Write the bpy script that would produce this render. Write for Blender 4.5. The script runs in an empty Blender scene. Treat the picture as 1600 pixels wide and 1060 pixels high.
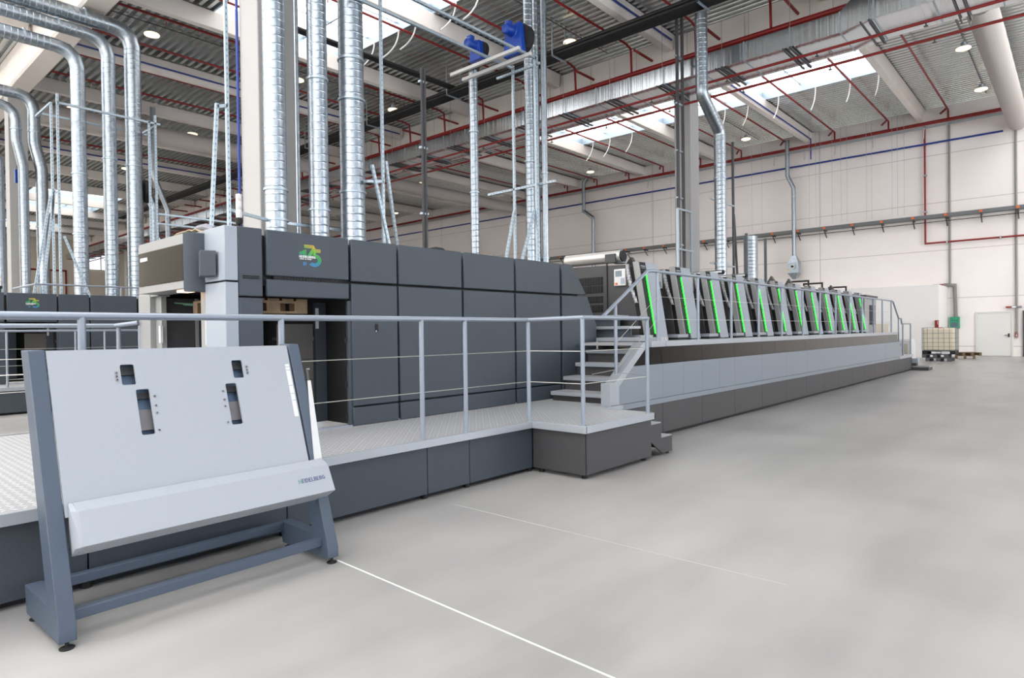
import bpy, bmesh, math, random
from mathutils import Vector, Matrix
from mathutils.geometry import tessellate_polygon
random.seed(7)
PI = math.pi
scene = bpy.context.scene
COL = scene.collection
OFF = {}          # object name -> world offset of its local origin (unrotated things)

# ------------------------------------------------------------------ materials
def lin(c):
    out = []
    for v in c[:3]:
        v = v / 255.0
        out.append(v / 12.92 if v <= 0.04045 else ((v + 0.055) / 1.055) ** 2.4)
    return (out[0], out[1], out[2], 1.0)

MATS = {}
def mat(name, rgb, rough=0.5, metal=0.0, noise=None, bump=None, emit=None, spec=0.5, coat=0.0):
    """noise=(scale, amount) tints the colour; bump=(scale, strength, distance)"""
    if name in MATS:
        return MATS[name]
    m = bpy.data.materials.new(name)
    m.use_nodes = True
    nt = m.node_tree
    b = nt.nodes['Principled BSDF']
    b.inputs['Base Color'].default_value = lin(rgb)
    b.inputs['Roughness'].default_value = rough
    b.inputs['Metallic'].default_value = metal
    b.inputs['Specular IOR Level'].default_value = spec
    if coat:
        b.inputs['Coat Weight'].default_value = coat
        b.inputs['Coat Roughness'].default_value = 0.05
    if emit:
        b.inputs['Emission Color'].default_value = lin(emit[0])
        b.inputs['Emission Strength'].default_value = emit[1]
    if noise or bump:
        tc = nt.nodes.new('ShaderNodeTexCoord')
    if noise:
        n = nt.nodes.new('ShaderNodeTexNoise')
        n.inputs['Scale'].default_value = noise[0]
        n.inputs['Detail'].default_value = 6
        nt.links.new(tc.outputs['Object'], n.inputs['Vector'])
        r = nt.nodes.new('ShaderNodeValToRGB')
        c = lin(rgb); a = noise[1]
        r.color_ramp.elements[0].position = 0.3
        r.color_ramp.elements[1].position = 0.7
        r.color_ramp.elements[0].color = (c[0] * (1 - a), c[1] * (1 - a), c[2] * (1 - a), 1)
        r.color_ramp.elements[1].color = (min(1, c[0] * (1 + a)), min(1, c[1] * (1 + a)), min(1, c[2] * (1 + a)), 1)
        nt.links.new(n.outputs['Fac'], r.inputs['Fac'])
        nt.links.new(r.outputs['Color'], b.inputs['Base Color'])
    if bump:
        n2 = nt.nodes.new('ShaderNodeTexNoise')
        n2.inputs['Scale'].default_value = bump[0]
        n2.inputs['Detail'].default_value = 3
        nt.links.new(tc.outputs['Object'], n2.inputs['Vector'])
        bp = nt.nodes.new('ShaderNodeBump')
        bp.inputs['Strength'].default_value = bump[1]
        bp.inputs['Distance'].default_value = bump[2]
        nt.links.new(n2.outputs['Fac'], bp.inputs['Height'])
        nt.links.new(bp.outputs['Normal'], b.inputs['Normal'])
    MATS[name] = m
    return m

class NG:
    """tiny node-math helper"""
    def __init__(s, m):
        s.nt = m.node_tree
        s.b = s.nt.nodes['Principled BSDF']
    def n(s, t): return s.nt.nodes.new(t)
    def link(s, a, b): s.nt.links.new(a, b)
    def m(s, op, a, b=None, c=None):
        nd = s.n('ShaderNodeMath'); nd.operation = op
        for i, v in enumerate((a, b, c)):
            if v is None: continue
            if isinstance(v, (int, float)): nd.inputs[i].default_value = v
            else: s.link(v, nd.inputs[i])
        return nd.outputs[0]
    def noise(s, vec, scale, detail=4, rough=0.5):
        nd = s.n('ShaderNodeTexNoise')
        nd.inputs['Scale'].default_value = scale
        nd.inputs['Detail'].default_value = detail
        nd.inputs['Roughness'].default_value = rough
        s.link(vec, nd.inputs['Vector'])
        return nd.outputs['Fac']
    def ramp(s, fac, stops):
        r = s.n('ShaderNodeValToRGB'); e = r.color_ramp.elements
        while len(e) < len(stops): e.new(0.5)
        for i, (p, c) in enumerate(stops):
            e[i].position = p; e[i].color = c
        s.link(fac, r.inputs['Fac'])
        return r.outputs['Color']
    def mix(s, fac, a, b):
        nd = s.n('ShaderNodeMix'); nd.data_type = 'RGBA'
        if isinstance(fac, (int, float)): nd.inputs['Factor'].default_value = fac
        else: s.link(fac, nd.inputs['Factor'])
        for i, v in ((6, a), (7, b)):
            if isinstance(v, tuple): nd.inputs[i].default_value = v
            else: s.link(v, nd.inputs[i])
        return nd.outputs[2]
    def mapping(s, vec, scale):
        nd = s.n('ShaderNodeMapping'); nd.inputs['Scale'].default_value = scale
        s.link(vec, nd.inputs['Vector']); return nd.outputs[0]

# ------------------------------------------------------------------ mesh builder
class MB:
    def __init__(s):
        s.v = []; s.f = []
    def add(s, vs, fs):
        o = len(s.v)
        s.v += [Vector(p) for p in vs]
        s.f += [tuple(i + o for i in f) for f in fs]
        return s
    def box(s, x0, y0, z0, x1, y1, z1):
        return s.hexa([(x0, y0, z0), (x1, y0, z0), (x1, y1, z0), (x0, y1, z0),
                       (x0, y0, z1), (x1, y0, z1), (x1, y1, z1), (x0, y1, z1)])
    def hexa(s, p):
        return s.add(p, [(0, 3, 2, 1), (4, 5, 6, 7), (0, 1, 5, 4), (1, 2, 6, 5), (2, 3, 7, 6), (3, 0, 4, 7)])
    def prism(s, poly, axis, a, b):
        def P(q, t):
            if axis == 'x': return (t, q[0], q[1])
            if axis == 'y': return (q[0], t, q[1])
            return (q[0], q[1], t)
        n = len(poly)
        vs = [P(q, a) for q in poly] + [P(q, b) for q in poly]
        fs = [tuple(range(n)), tuple(range(2 * n - 1, n - 1, -1))]
        for i in range(n):
            j = (i + 1) % n
            fs.append((i, j, j + n, i + n))
        return s.add(vs, fs)
    def rings(s, rings, close=False, caps=True):
        n = len(rings[0]); vs = [p for r in rings for p in r]; fs = []
        m = len(rings)
        for k in range(m - 1 + (1 if close else 0)):
            k2 = (k + 1) % m
            for i in range(n):
                j = (i + 1) % n
                fs.append((k * n + i, k * n + j, k2 * n + j, k2 * n + i))
        if caps and not close:
            fs.append(tuple(range(n - 1, -1, -1)))
            fs.append(tuple(range((m - 1) * n, m * n)))
        return s.add(vs, fs)
    def tube(s, pts, r, n=10, ridge=0.0, pitch=0.14, caps=True):
        """round tube along a polyline with mitred joints; ridge adds spiral-seam rings on the straights"""
        P = [Vector(p) for p in pts]
        rads = r if isinstance(r, (list, tuple)) else [r] * len(P)
        d = [(P[i + 1] - P[i]).normalized() for i in range(len(P) - 1)]
        up = Vector((0, 0, 1)) if abs(d[0].z) < 0.9 else Vector((1, 0, 0))
        a = d[0].cross(up).normalized(); b = a.cross(d[0]).normalized()
        rings = []
        def ring(c, a, b, rr, plane=None, direc=None):
            out = []
            for k in range(n):
                t = 2 * PI * k / n
                q = c + a * (math.cos(t) * rr) + b * (math.sin(t) * rr)
                if plane is not None:
                    dn = direc.dot(plane)
                    q = q - direc * ((q - c).dot(plane) / dn)
                out.append(q)
            return out
        rings.append(ring(P[0], a, b, rads[0]))
        for i in range(len(d)):
            L = (P[i + 1] - P[i]).length
            if ridge and L > pitch * 2.5:
                k = pitch
                while k < L - pitch * 0.6:
                    for dt, dr in ((-0.024, 0), (-0.010, 0), (0, ridge), (0.010, 0), (0.024, 0)):
                        rr = rads[i] + (rads[i + 1] - rads[i]) * k / L
                        rings.append(ring(P[i] + d[i] * (k + dt), a, b, rr + dr))
                    k += pitch
            if i < len(d) - 1:
                pl = (d[i] + d[i + 1])
                pl = pl.normalized() if pl.length > 1e-6 else d[i]
                rings.append(ring(P[i + 1], a, b, rads[i + 1], pl, d[i]))
                q = d[i].rotation_difference(d[i + 1])
                a = q @ a; b = q @ b
            else:
                rings.append(ring(P[i + 1], a, b, rads[i + 1]))
        return s.rings(rings, caps=caps)
    def cyl(s, p0, p1, r, n=16): return s.tube([p0, p1], r, n)
    def lathe(s, prof, origin=(0, 0, 0), axis='z', n=20):
        o = Vector(origin); rings = []
        for rr, t in prof:
            row = []
            for k in range(n):
                c, q = math.cos(2 * PI * k / n) * rr, math.sin(2 * PI * k / n) * rr
                p = {'z': (c, q, t), 'x': (t, c, q), 'y': (q, t, c)}[axis]
                row.append(o + Vector(p))
            rings.append(row)
        return s.rings(rings)
    def plate(s, outer, holes, fn, th):
        """flat plate with real holes; fn(u, v, depth) -> xyz"""
        loops = [outer] + holes
        tris = tessellate_polygon([[Vector((p[0], p[1], 0)) for p in l] for l in loops])
        flat = [p for l in loops for p in l]; n = len(flat)
        vs = [fn(p[0], p[1], 0.0) for p in flat] + [fn(p[0], p[1], th) for p in flat]
        fs = [tuple(t) for t in tris] + [(t[2] + n, t[1] + n, t[0] + n) for t in tris]
        k = 0
        for l in loops:
            m = len(l)
            for i in range(m):
                j = (i + 1) % m
                fs.append((k + i, k + j, k + j + n, k + i + n))
            k += m
        return s.add(vs, fs)
    def ribbon(s, pts, w, fn, th=0.0015, closed=False):
        """flat stripe of width w along 2-D polyline pts; fn(u, v, depth) -> xyz"""
        P = []
        for p in pts:
            q = Vector((p[0], p[1]))
            if not P or (q - P[-1]).length > 1e-6: P.append(q)
        n = len(P); L = []; R = []
        for i in range(n):
            if i == 0: dd = (P[1] - P[0]).normalized(); k = 1
            elif i == n - 1: dd = (P[-1] - P[-2]).normalized(); k = 1
            else:
                d1 = (P[i] - P[i - 1]).normalized(); d2 = (P[i + 1] - P[i]).normalized()
                dd = d1 + d2
                dd = dd.normalized() if dd.length > 1e-6 else d1
                k = 1 / max(0.4, dd.dot(d1))
            nn = Vector((-dd.y, dd.x)) * (w / 2 * k)
            L.append(P[i] + nn); R.append(P[i] - nn)
        for i in range(n - 1):
            q = [L[i], R[i], R[i + 1], L[i + 1]]
            s.hexa([fn(p.x, p.y, 0.0) for p in q] + [fn(p.x, p.y, th) for p in q])
        return s
    def build(s, name, m, parent=None, bevel=0.0, smooth=True, origin=None, segs=2):
        if parent is not None:
            off = OFF.get(parent.name, Vector((0, 0, 0)))
        elif origin is not None:
            off = Vector(origin)
        else:
            lo = Vector((min(p.x for p in s.v), min(p.y for p in s.v), min(p.z for p in s.v)))
            hi = Vector((max(p.x for p in s.v), max(p.y for p in s.v), max(p.z for p in s.v)))
            off = Vector(((lo.x + hi.x) / 2, (lo.y + hi.y) / 2, lo.z))
        me = bpy.data.meshes.new(name)
        me.from_pydata([tuple(p - off) for p in s.v], [], s.f)
        bm = bmesh.new(); bm.from_mesh(me)
        bmesh.ops.recalc_face_normals(bm, faces=bm.faces)
        bm.to_mesh(me); bm.free()
        if smooth:
            me.polygons.foreach_set('use_smooth', [True] * len(me.polygons))
            me.set_sharp_from_angle(angle=math.radians(38))
        me.materials.append(m)
        o = bpy.data.objects.new(name, me)
        COL.objects.link(o)
        OFF[o.name] = off
        if parent is not None:
            o.parent = parent
        else:
            o.location = off
        if bevel:
            md = o.modifiers.new('bevel', 'BEVEL')
            md.width = bevel; md.segments = segs; md.limit_method = 'ANGLE'; md.angle_limit = math.radians(40)
            md.harden_normals = False
        return o

def each(mb, name, m, parent, **k):
    """one part per separate piece"""
    par = list(range(len(mb.v)))
    def find(a):
        while par[a] != a: par[a] = par[par[a]]; a = par[a]
        return a
    for f in mb.f:
        for q in f[1:]: par[find(q)] = find(f[0])
    sets = {}
    for f in mb.f: sets.setdefault(find(f[0]), []).append(f)
    out = []
    for fs in sets.values():
        ids = sorted({i for f in fs for i in f}); mp = {a: b for b, a in enumerate(ids)}
        q = MB(); q.v = [mb.v[i] for i in ids]; q.f = [tuple(mp[i] for i in f) for f in fs]
        out.append(q.build(name, m, parent, **k))
    return out
def single(mb, name, m, label, cat, group=None, **k):
    return tag(mb.build(name, m, **k), label, cat, group)
def tag(o, label, cat, group=None):
    o['label'] = label; o['category'] = cat
    if group: o['group'] = group
    return o
def thing(name, label, cat, loc=(0, 0, 0), group=None, rotz=0.0, local=False):
    o = bpy.data.objects.new(name, None)
    o.empty_display_size = 0.1
    COL.objects.link(o)
    o.location = loc; o.rotation_euler = (0, 0, rotz)
    OFF[o.name] = Vector((0, 0, 0)) if local else Vector(loc)
    return tag(o, label, cat, group)
def struct(mb, name, m, **k):
    o = mb.build(name, m, **k); o['kind'] = 'structure'; return o
def copy_tree(o, parent=None):
    c = o.copy(); COL.objects.link(c); OFF[c.name] = OFF[o.name].copy()
    c.parent = parent
    for ch in list(o.children): copy_tree(ch, c)
    return c
def dup(root, delta, label, group=None):
    c = copy_tree(root)
    c.location = Vector(root.location) + Vector(delta)
    c['label'] = label
    if group: c['group'] = group
    return c
ORD = ['first', 'second', 'third', 'fourth', 'fifth', 'sixth', 'seventh', 'eighth', 'ninth', 'tenth',
       'eleventh', 'twelfth', 'thirteenth', 'fourteenth', 'fifteenth', 'sixteenth', 'seventeenth', 'eighteenth']

# stroke lettering (unit box, 1 high)
def arc(cx, cy, rx, ry, a0, a1, n=7):
    return [(cx + rx * math.cos(math.radians(a0 + (a1 - a0) * i / (n - 1))), cy + ry * math.sin(math.radians(a0 + (a1 - a0) * i / (n - 1)))) for i in range(n)]
GLY = {
    'H': (.72, [[(.08, 0), (.08, 1)], [(.64, 0), (.64, 1)], [(.08, .5), (.64, .5)]]),
    'E': (.62, [[(.08, 0), (.08, 1)], [(.08, .93), (.58, .93)], [(.08, .5), (.54, .5)], [(.08, .07), (.58, .07)]]),
    'I': (.22, [[(.1, 0), (.1, 1)]]),
    'D': (.74, [[(.08, 0), (.08, 1)], [(.08, .93), (.3, .93)] + arc(.3, .5, .36, .43, 90, -90) + [(.08, .07)]]),
    'L': (.56, [[(.08, 1), (.08, .07), (.54, .07)]]),
    'B': (.68, [[(.08, 0), (.08, 1)], [(.08, .93), (.36, .93)] + arc(.36, .72, .2, .21, 90, -90, 5) + [(.08, .5)],
                [(.36, .5)] + arc(.38, .29, .24, .22, 90, -90, 5) + [(.08, .07)]]),
    'R': (.68, [[(.08, 0), (.08, 1)], [(.08, .93), (.36, .93)] + arc(.36, .7, .22, .23, 90, -90, 5) + [(.08, .47)], [(.34, .47), (.6, 0)]]),
    'G': (.78, [arc(.4, .5, .34, .43, 50, 300, 9) + [(.7, .2), (.7, .47), (.42, .47)]]),
    'O': (.82, [arc(.4, .5, .34, .43, 0, 360, 13)]),
    'M': (.86, [[(.08, 0), (.08, 1), (.42, .35), (.76, 1), (.76, 0)]]),
    'F': (.58, [[(.08, 0), (.08, 1)], [(.08, .93), (.56, .93)], [(.08, .5), (.5, .5)]]),
    'P': (.64, [[(.08, 0), (.08, 1)], [(.08, .93), (.36, .93)] + arc(.36, .7, .22, .23, 90, -90, 5) + [(.08, .47)]]),
    'N': (.76, [[(.08, 0), (.08, 1), (.66, 0), (.66, 1)]]),
    'T': (.62, [[(.3, 0), (.3, 1)], [(0, .93), (.6, .93)]]),
    ' ': (.36, []),
}
def lettering(mb, text, u, v, h, fn, weight=0.15, width=None):
    tot = sum(GLY[c][0] + .14 for c in text)
    sx = h if width is None else width / tot
    x = 0
    for c in text:
        w, st = GLY[c]
        for p in st:
            mb.ribbon([(u + (x + q[0]) * sx, v + q[1] * h) for q in p], weight * h, fn)
        x += w + .14
    return mb
# ------------------------------------------------------------------ the materials of the place
M_dark = mat('powder coat charcoal', (58, 65, 74), 0.55, noise=(140, 0.16))
M_dark2 = mat('powder coat warm charcoal', (62, 61, 63), 0.55, noise=(140, 0.14))
M_black = mat('black recess', (18, 18, 20), 0.7)
M_grey = mat('light grey paint', (150, 158, 168), 0.42, noise=(90, 0.02))
M_belt = mat('belt grey paint', (126, 134, 143), 0.4, noise=(90, 0.02))
M_greyw = mat('light grey warm paint', (142, 142, 142), 0.45)
M_rail = mat('silver grey rail paint', (140, 148, 160), 0.32, metal=0.25)
M_trim = mat('aluminium trim', (166, 171, 178), 0.35, metal=0.3)
M_wire = mat('stainless wire', (200, 198, 190), 0.3, metal=0.8)
M_gloss = mat('black gloss glass', (20, 18, 17), 0.07, spec=0.18)
M_stand = mat('stand panel light grey', (158, 163, 171), 0.42, noise=(60, 0.015))
M_leg = mat('stand frame blue grey', (70, 82, 98), 0.45, noise=(220, 0.06), bump=(500, 0.06, 0.001))
M_white = mat('white paint', (205, 205, 205), 0.5)
M_steel = mat('bare steel', (170, 172, 175), 0.3, metal=0.9)
M_galv = mat('galvanised strut', (176, 190, 200), 0.42, metal=0.7, noise=(30, 0.08))
M_slot = mat('slot shade and post grey', (112, 122, 130), 0.6)  # plain grey on posts and cage; painted-in shade on strut slots
M_rubber = mat('black rubber', (22, 22, 24), 0.75)
M_red = mat('sprinkler red', (140, 28, 27), 0.4)
M_blue = mat('pipe blue', (34, 58, 140), 0.4)
M_fanblue = mat('fan blue', (16, 64, 160), 0.35)
M_cable = mat('black cable', (26, 26, 28), 0.6)
M_pole = mat('dark grey pipe', (72, 72, 76), 0.5)
M_concrete = mat('precast concrete', (243, 236, 230), 0.8, noise=(1.2, 0.03), bump=(30, 0.05, 0.01))
M_column = mat('column paint', (172, 171, 170), 0.8, noise=(1.5, 0.02))
M_sock = mat('fabric duct', (196, 190, 186), 0.85)
M_orange = mat('orange clip', (230, 110, 50), 0.5)
M_wood = mat('pallet wood', (176, 140, 98), 0.7, noise=(14, 0.18))
M_wood2 = mat('old pallet wood', (112, 92, 68), 0.75, noise=(14, 0.2))
M_plastic_grey = mat('grey plastic pallet', (82, 84, 88), 0.6)
M_tote = mat('tote plastic', (226, 214, 190), 0.45)
M_green = mat('cabinet green', (38, 148, 112), 0.45)
M_screen = mat('screen', (90, 110, 120), 0.15)
M_redsign = mat('sign red', (190, 40, 40), 0.5)
M_glow = mat('lamp glow', (255, 240, 215), 0.5, emit=((255, 226, 176), 2.6))
M_led = mat('green light strip', (60, 255, 70), 0.4, emit=((40, 255, 60), 2.0))
M_bulb = mat('hood work light', (255, 210, 170), 0.5, emit=((255, 205, 160), 4.0))
M_greenglass = mat('tinted guard glass', (12, 30, 26), 0.3, spec=0.15)
M_foil = mat('silver foil hose', (172, 173, 176), 0.35, metal=0.4, bump=(60, 0.8, 0.02))
M_text_blue = mat('lettering blue', (34, 48, 108), 0.5)
M_text_green = mat('lettering green', (60, 150, 120), 0.5)
M_text_white = mat('lettering white', (240, 240, 240), 0.5, emit=None)
M_beige = mat('beige guard', (178, 168, 152), 0.6)
M_louver = mat('vent dark bars', (20, 19, 19), 0.6)
M_sheetplastic = mat('crumpled plastic sheet', (150, 132, 96), 0.25, bump=(40, 0.6, 0.02))
M_cream = mat('back wall cream', (236, 226, 210), 0.7)
M_yellow = mat('yellow label', (228, 190, 40), 0.5)

M_fillpane = mat('added pane glow cool', (255, 255, 255), 0.2, emit=((210, 231, 255), 2.1))  # emitters for the added panes on the walls out of view
M_fillpane3 = mat('added pane glow warm', (255, 255, 255), 0.2, emit=((252, 249, 245), 3.0))
M_fillpane2 = mat('added pane glow', (255, 255, 255), 0.2, emit=((244, 247, 252), 7.0))
# skylight panes give off the daylight that comes through them
M_sky = mat('skylight pane', (255, 255, 255), 0.5, emit=((250, 250, 250), 3.3))

# galvanised spiral duct: bright zinc with spangle
M_duct = mat('galvanised duct', (204, 212, 220), 0.3, metal=1.0)
g = NG(M_duct); tc = g.n('ShaderNodeTexCoord')
f = g.noise(tc.outputs['Object'], 9, 5, 0.6)
g.link(g.ramp(f, [(0.3, lin((152, 162, 172))), (0.7, lin((182, 190, 197)))]), g.b.inputs['Base Color'])
g.link(g.m('MULTIPLY_ADD', f, 0.14, 0.28), g.b.inputs['Roughness'])

M_rect = mat('rectangular duct sheet', (206, 210, 214), 0.3, metal=1.0)
g = NG(M_rect); tc = g.n('ShaderNodeTexCoord')
mp = g.mapping(tc.outputs['Object'], (0.02, 5.0, 0.10))
f = g.noise(mp, 1.4, 2, 0.5)
g.b.inputs['Roughness'].default_value = 0.2
bp = g.n('ShaderNodeBump'); bp.inputs['Strength'].default_value = 0.25; bp.inputs['Distance'].default_value = 0.05
g.link(f, bp.inputs['Height']); g.link(bp.outputs['Normal'], g.b.inputs['Normal'])

# trapezoid steel deck
M_deck = mat('roof deck steel', (206, 210, 210), 0.3, metal=0.9)
g = NG(M_deck); tc = g.n('ShaderNodeTexCoord')
mp = g.mapping(tc.outputs['Object'], (1.0, 0.25, 1.0))
f = g.noise(mp, 2.2, 4, 0.6)
g.b.inputs['Roughness'].default_value = 0.24

# polished concrete floor
M_floor = mat('polished concrete', (186, 184, 182), 0.3)
g = NG(M_floor); tc = g.n('ShaderNodeTexCoord'); co = tc.outputs['Object']
f1 = g.noise(co, 0.7, 3, 0.5)
mp = g.mapping(co, (0.35, 1.6, 1.0))
f2 = g.noise(mp, 1.1, 3, 0.5)
f3 = g.noise(co, 60, 3, 0.6)
s = g.m('ADD', g.m('MULTIPLY', f1, 0.5), g.m('MULTIPLY', f2, 0.5))
g.link(g.ramp(s, [(0.32, lin((138, 137, 136))), (0.5, lin((158, 156, 154))), (0.68, lin((172, 170, 167)))]), g.b.inputs['Base Color'])
g.link(g.m('MULTIPLY_ADD', s, 0.10, 0.275), g.b.inputs['Roughness'])

# checker plate: rows of raised lozenges, alternating in direction
M_tread = mat('checker plate', (188, 190, 194), 0.4, metal=0.15)
g = NG(M_tread); tc = g.n('ShaderNodeTexCoord')
sx = g.n('ShaderNodeSeparateXYZ'); g.link(tc.outputs['Object'], sx.inputs[0])
p = 0.052
u = g.m('DIVIDE', sx.outputs[0], p); v = g.m('DIVIDE', sx.outputs[1], p)
fu = g.m('FLOOR', u); fv = g.m('FLOOR', v)
par = g.m('MODULO', g.m('ADD', g.m('ADD', fu, fv), 4000.0), 2.0)
sgn = g.m('MULTIPLY_ADD', par, 2.0, -1.0)
lu = g.m('SUBTRACT', g.m('SUBTRACT', u, fu), 0.5); lv = g.m('SUBTRACT', g.m('SUBTRACT', v, fv), 0.5)
a = g.m('ADD', lu, g.m('MULTIPLY', lv, sgn)); b2 = g.m('SUBTRACT', lv, g.m('MULTIPLY', lu, sgn))
el = g.m('ADD', g.m('POWER', g.m('ABSOLUTE', g.m('MULTIPLY', a, 1.35)), 2.0), g.m('POWER', g.m('ABSOLUTE', g.m('MULTIPLY', b2, 5.0)), 2.0))
h = g.m('SUBTRACT', 1.0, g.m('MINIMUM', el, 1.0))
g.link(g.mix(h, lin((168, 168, 170)), lin((228, 229, 230))), g.b.inputs['Base Color'])
bp = g.n('ShaderNodeBump'); bp.inputs['Strength'].default_value = 0.9; bp.inputs['Distance'].default_value = 0.004
g.link(h, bp.inputs['Height']); g.link(bp.outputs['Normal'], g.b.inputs['Normal'])

# far wall: sandwich panels with fine joints every 2.5 m up and every 11.2 m along
M_wall = mat('wall panel', (232, 222, 214), 0.7)
g = NG(M_wall); tc = g.n('ShaderNodeTexCoord')
geo = g.n('ShaderNodeNewGeometry')
sx = g.n('ShaderNodeSeparateXYZ'); g.link(geo.outputs['Position'], sx.inputs[0])
def joint(val, period, phase, half):
    t = g.m('FRACT', g.m('DIVIDE', g.m('ADD', val, phase), period))
    d = g.m('ABSOLUTE', g.m('SUBTRACT', t, 0.5))
    return g.m('GREATER_THAN', d, 0.5 - half / period)
jz = joint(sx.outputs[2], 2.49, -0.49 + 2.49, 0.018)
jy = joint(sx.outputs[1], 10.8, 10.8 - 0.6, 0.02)
j = g.m('MAXIMUM', jz, jy)
f = g.noise(geo.outputs['Position'], 0.35, 3)
base = g.ramp(f, [(0.3, lin((244, 237, 233))), (0.7, lin((250, 244, 241)))])
g.link(g.mix(g.m('MULTIPLY', j, 0.6), base, lin((176, 166, 158))), g.b.inputs['Base Color'])
bp = g.n('ShaderNodeBump'); bp.inputs['Strength'].default_value = 0.6; bp.inputs['Distance'].default_value = 0.01
g.link(g.m('SUBTRACT', 1.0, j), bp.inputs['Height']); g.link(bp.outputs['Normal'], g.b.inputs['Normal'])

# emblem: printed rainbow running from orange (top right) through green to blue (bottom)
M_emblem = mat('emblem rainbow', (60, 180, 90), 0.5)
g = NG(M_emblem); tc = g.n('ShaderNodeTexCoord')
sx = g.n('ShaderNodeSeparateXYZ'); g.link(tc.outputs['Generated'], sx.inputs[0])
t = g.m('ADD', g.m('MULTIPLY', sx.outputs[2], 0.75), g.m('MULTIPLY', sx.outputs[0], 0.3))
g.link(g.ramp(t, [(0.1, lin((60, 140, 215))), (0.36, lin((50, 160, 190))), (0.5, lin((40, 180, 90))), (0.72, lin((110, 190, 60))), (0.92, lin((232, 170, 60)))]), g.b.inputs['Base Color'])
# ------------------------------------------------------------------ the hall
WX = 39.9                 # far wall
Z_DECK = 12.92
YB = 88.0
struct(MB().box(-14, -14, -0.3, WX, YB, 0), 'floor', M_floor)
struct(MB().box(WX, -14, -0.3, WX + 0.3, YB, 13.2), 'wall_right', M_wall)
struct(MB().box(-14, YB, -0.3, WX + 0.3, YB + 0.3, 13.2), 'wall_back', M_cream)
# the two sides behind the viewer: plain walls; their glowing window panes are added to brighten the hall
struct(MB().box(-14.3, -14, -0.3, -14, YB, 13.2), 'wall_left', M_cream)
struct(MB().box(-14.3, -14.3, -0.3, WX + 0.3, -14, 13.2), 'wall_rear', M_cream)
for n, (a, b, z0, z1, mm, ax) in enumerate(((-4.0, 14.0, 0.3, 9.0, M_fillpane, 'y'), (16.0, 31.0, 2.0, 10.0, M_fillpane2, 'y'), (-8.0, 6.0, 3.0, 8.5, M_fillpane2, 'x'), (6.0, 36.0, 3.0, 10.5, M_fillpane3, 'x'), (58.0, 86.0, 3.0, 11.5, M_fillpane3, 'x'))):
    if ax == 'y': o = MB().box(a, -13.98, z0, b, -13.92, z1)
    else: o = MB().box(-13.98, a, z0, -13.92, b, z1)
    o = struct(o, 'window_%d' % (30 + n), mm)
    mb = MB(); k = a
    while k <= b + .01:
        if ax == 'y': mb.box(k - .05, -13.93, z0, k + .05, -13.82, z1)
        else: mb.box(-13.93, k - .05, z0, -13.82, k + .05, z1)
        k += (b - a) / 6
    mb.build('window_frame', M_white, o)
# white saw-cut joints filled in the slab
mb = MB()
mb.hexa([(2.330, 1.0, 0.0005), (2.342, 1.0, 0.0005), (2.420, 3.72, 0.0005), (2.408, 3.72, 0.0005),
         (2.330, 1.0, 0.0015), (2.342, 1.0, 0.0015), (2.420, 3.72, 0.0015), (2.408, 3.72, 0.0015)])
struct(mb, 'trim_1', mat('joint filler white', (232, 232, 228), 0.6))
struct(MB().box(3.863, 1.3, 0.0005, 3.870, 4.14, 0.0015), 'trim_2', mat('joint filler pale', (186, 184, 181), 0.6))
struct(MB().box(3.0, 13.4, 0.0005, 3.012, 16.1, 0.0015), 'trim_3', mat('joint filler pale', (206, 204, 200), 0.6))

# skylight bays: (x0, x1, y0, y1)
BEAM_Y = [0.9, 6.4, 12.0, 17.5, 23.0, 28.5, 34.0, 39.5, 45.0, 50.5, 56.0, 61.5, 67.0, 72.5, 78.0, 83.5]
SKY = []
for k in (1, 2, 3): SKY.append((26.6, 32.5, BEAM_Y[k], BEAM_Y[k + 1]))
for k in (2, 3): SKY.append((10.2, 15.5, BEAM_Y[k], BEAM_Y[k + 1]))
for k in (10, 11, 13): SKY.append((12.6, 18.6, BEAM_Y[k], BEAM_Y[k + 1]))
# unseen skylights added over the aisle and behind the viewer for more light
for k in (-2, -1): 
    for a, b in ((24.5, 38.5),): SKY.append((a, b, 0.9 + 5.5 * k, 6.4 + 5.5 * k))
for k in range(-2, 13): SKY.append((-13.4, 4.5, ([-10.1, -4.6] + BEAM_Y)[k + 2], ([-10.1, -4.6] + BEAM_Y)[k + 3]))

# corrugated roof deck (ribs run along y), open where the skylights sit
def deck_strip(mb, x0, x1, y0, y1):
    P = 0.30; prof = []
    k0 = math.floor(x0 / P); k1 = math.ceil(x1 / P)
    for k in range(k0, k1 + 1):
        for dx, z in ((0.0, 0.0), (0.12, 0.0), (0.16, 0.15), (0.26, 0.15)):
            x = k * P + dx
            if x0 - 1e-6 <= x <= x1 + 1e-6: prof.append((x, z))
    vs = [(x, y0, Z_DECK + z) for x, z in prof] + [(x, y1, Z_DECK + z) for x, z in prof]
    n = len(prof)
    mb.add(vs, [(i, i + 1, i + 1 + n, i + n) for i in range(n - 1)])
mb = MB()
ys = [-14.0, -10.1, -4.6] + BEAM_Y + [YB]
for i in range(len(ys) - 1):
    y0, y1 = ys[i], ys[i + 1]
    cuts = sorted([(s[0], s[1]) for s in SKY if abs(s[2] - y0) < .01])
    x = -14.0
    for c in cuts:
        deck_strip(mb, x, c[0], y0, y1); x = c[1]
    deck_strip(mb, x, WX + 0.2, y0, y1)
mb.box(-14, -14, Z_DECK + 0.6, WX + 0.3, YB, Z_DECK + 0.7)       # roof build-up over the deck
struct(mb, 'ceiling', M_deck, smooth=False)
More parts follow.
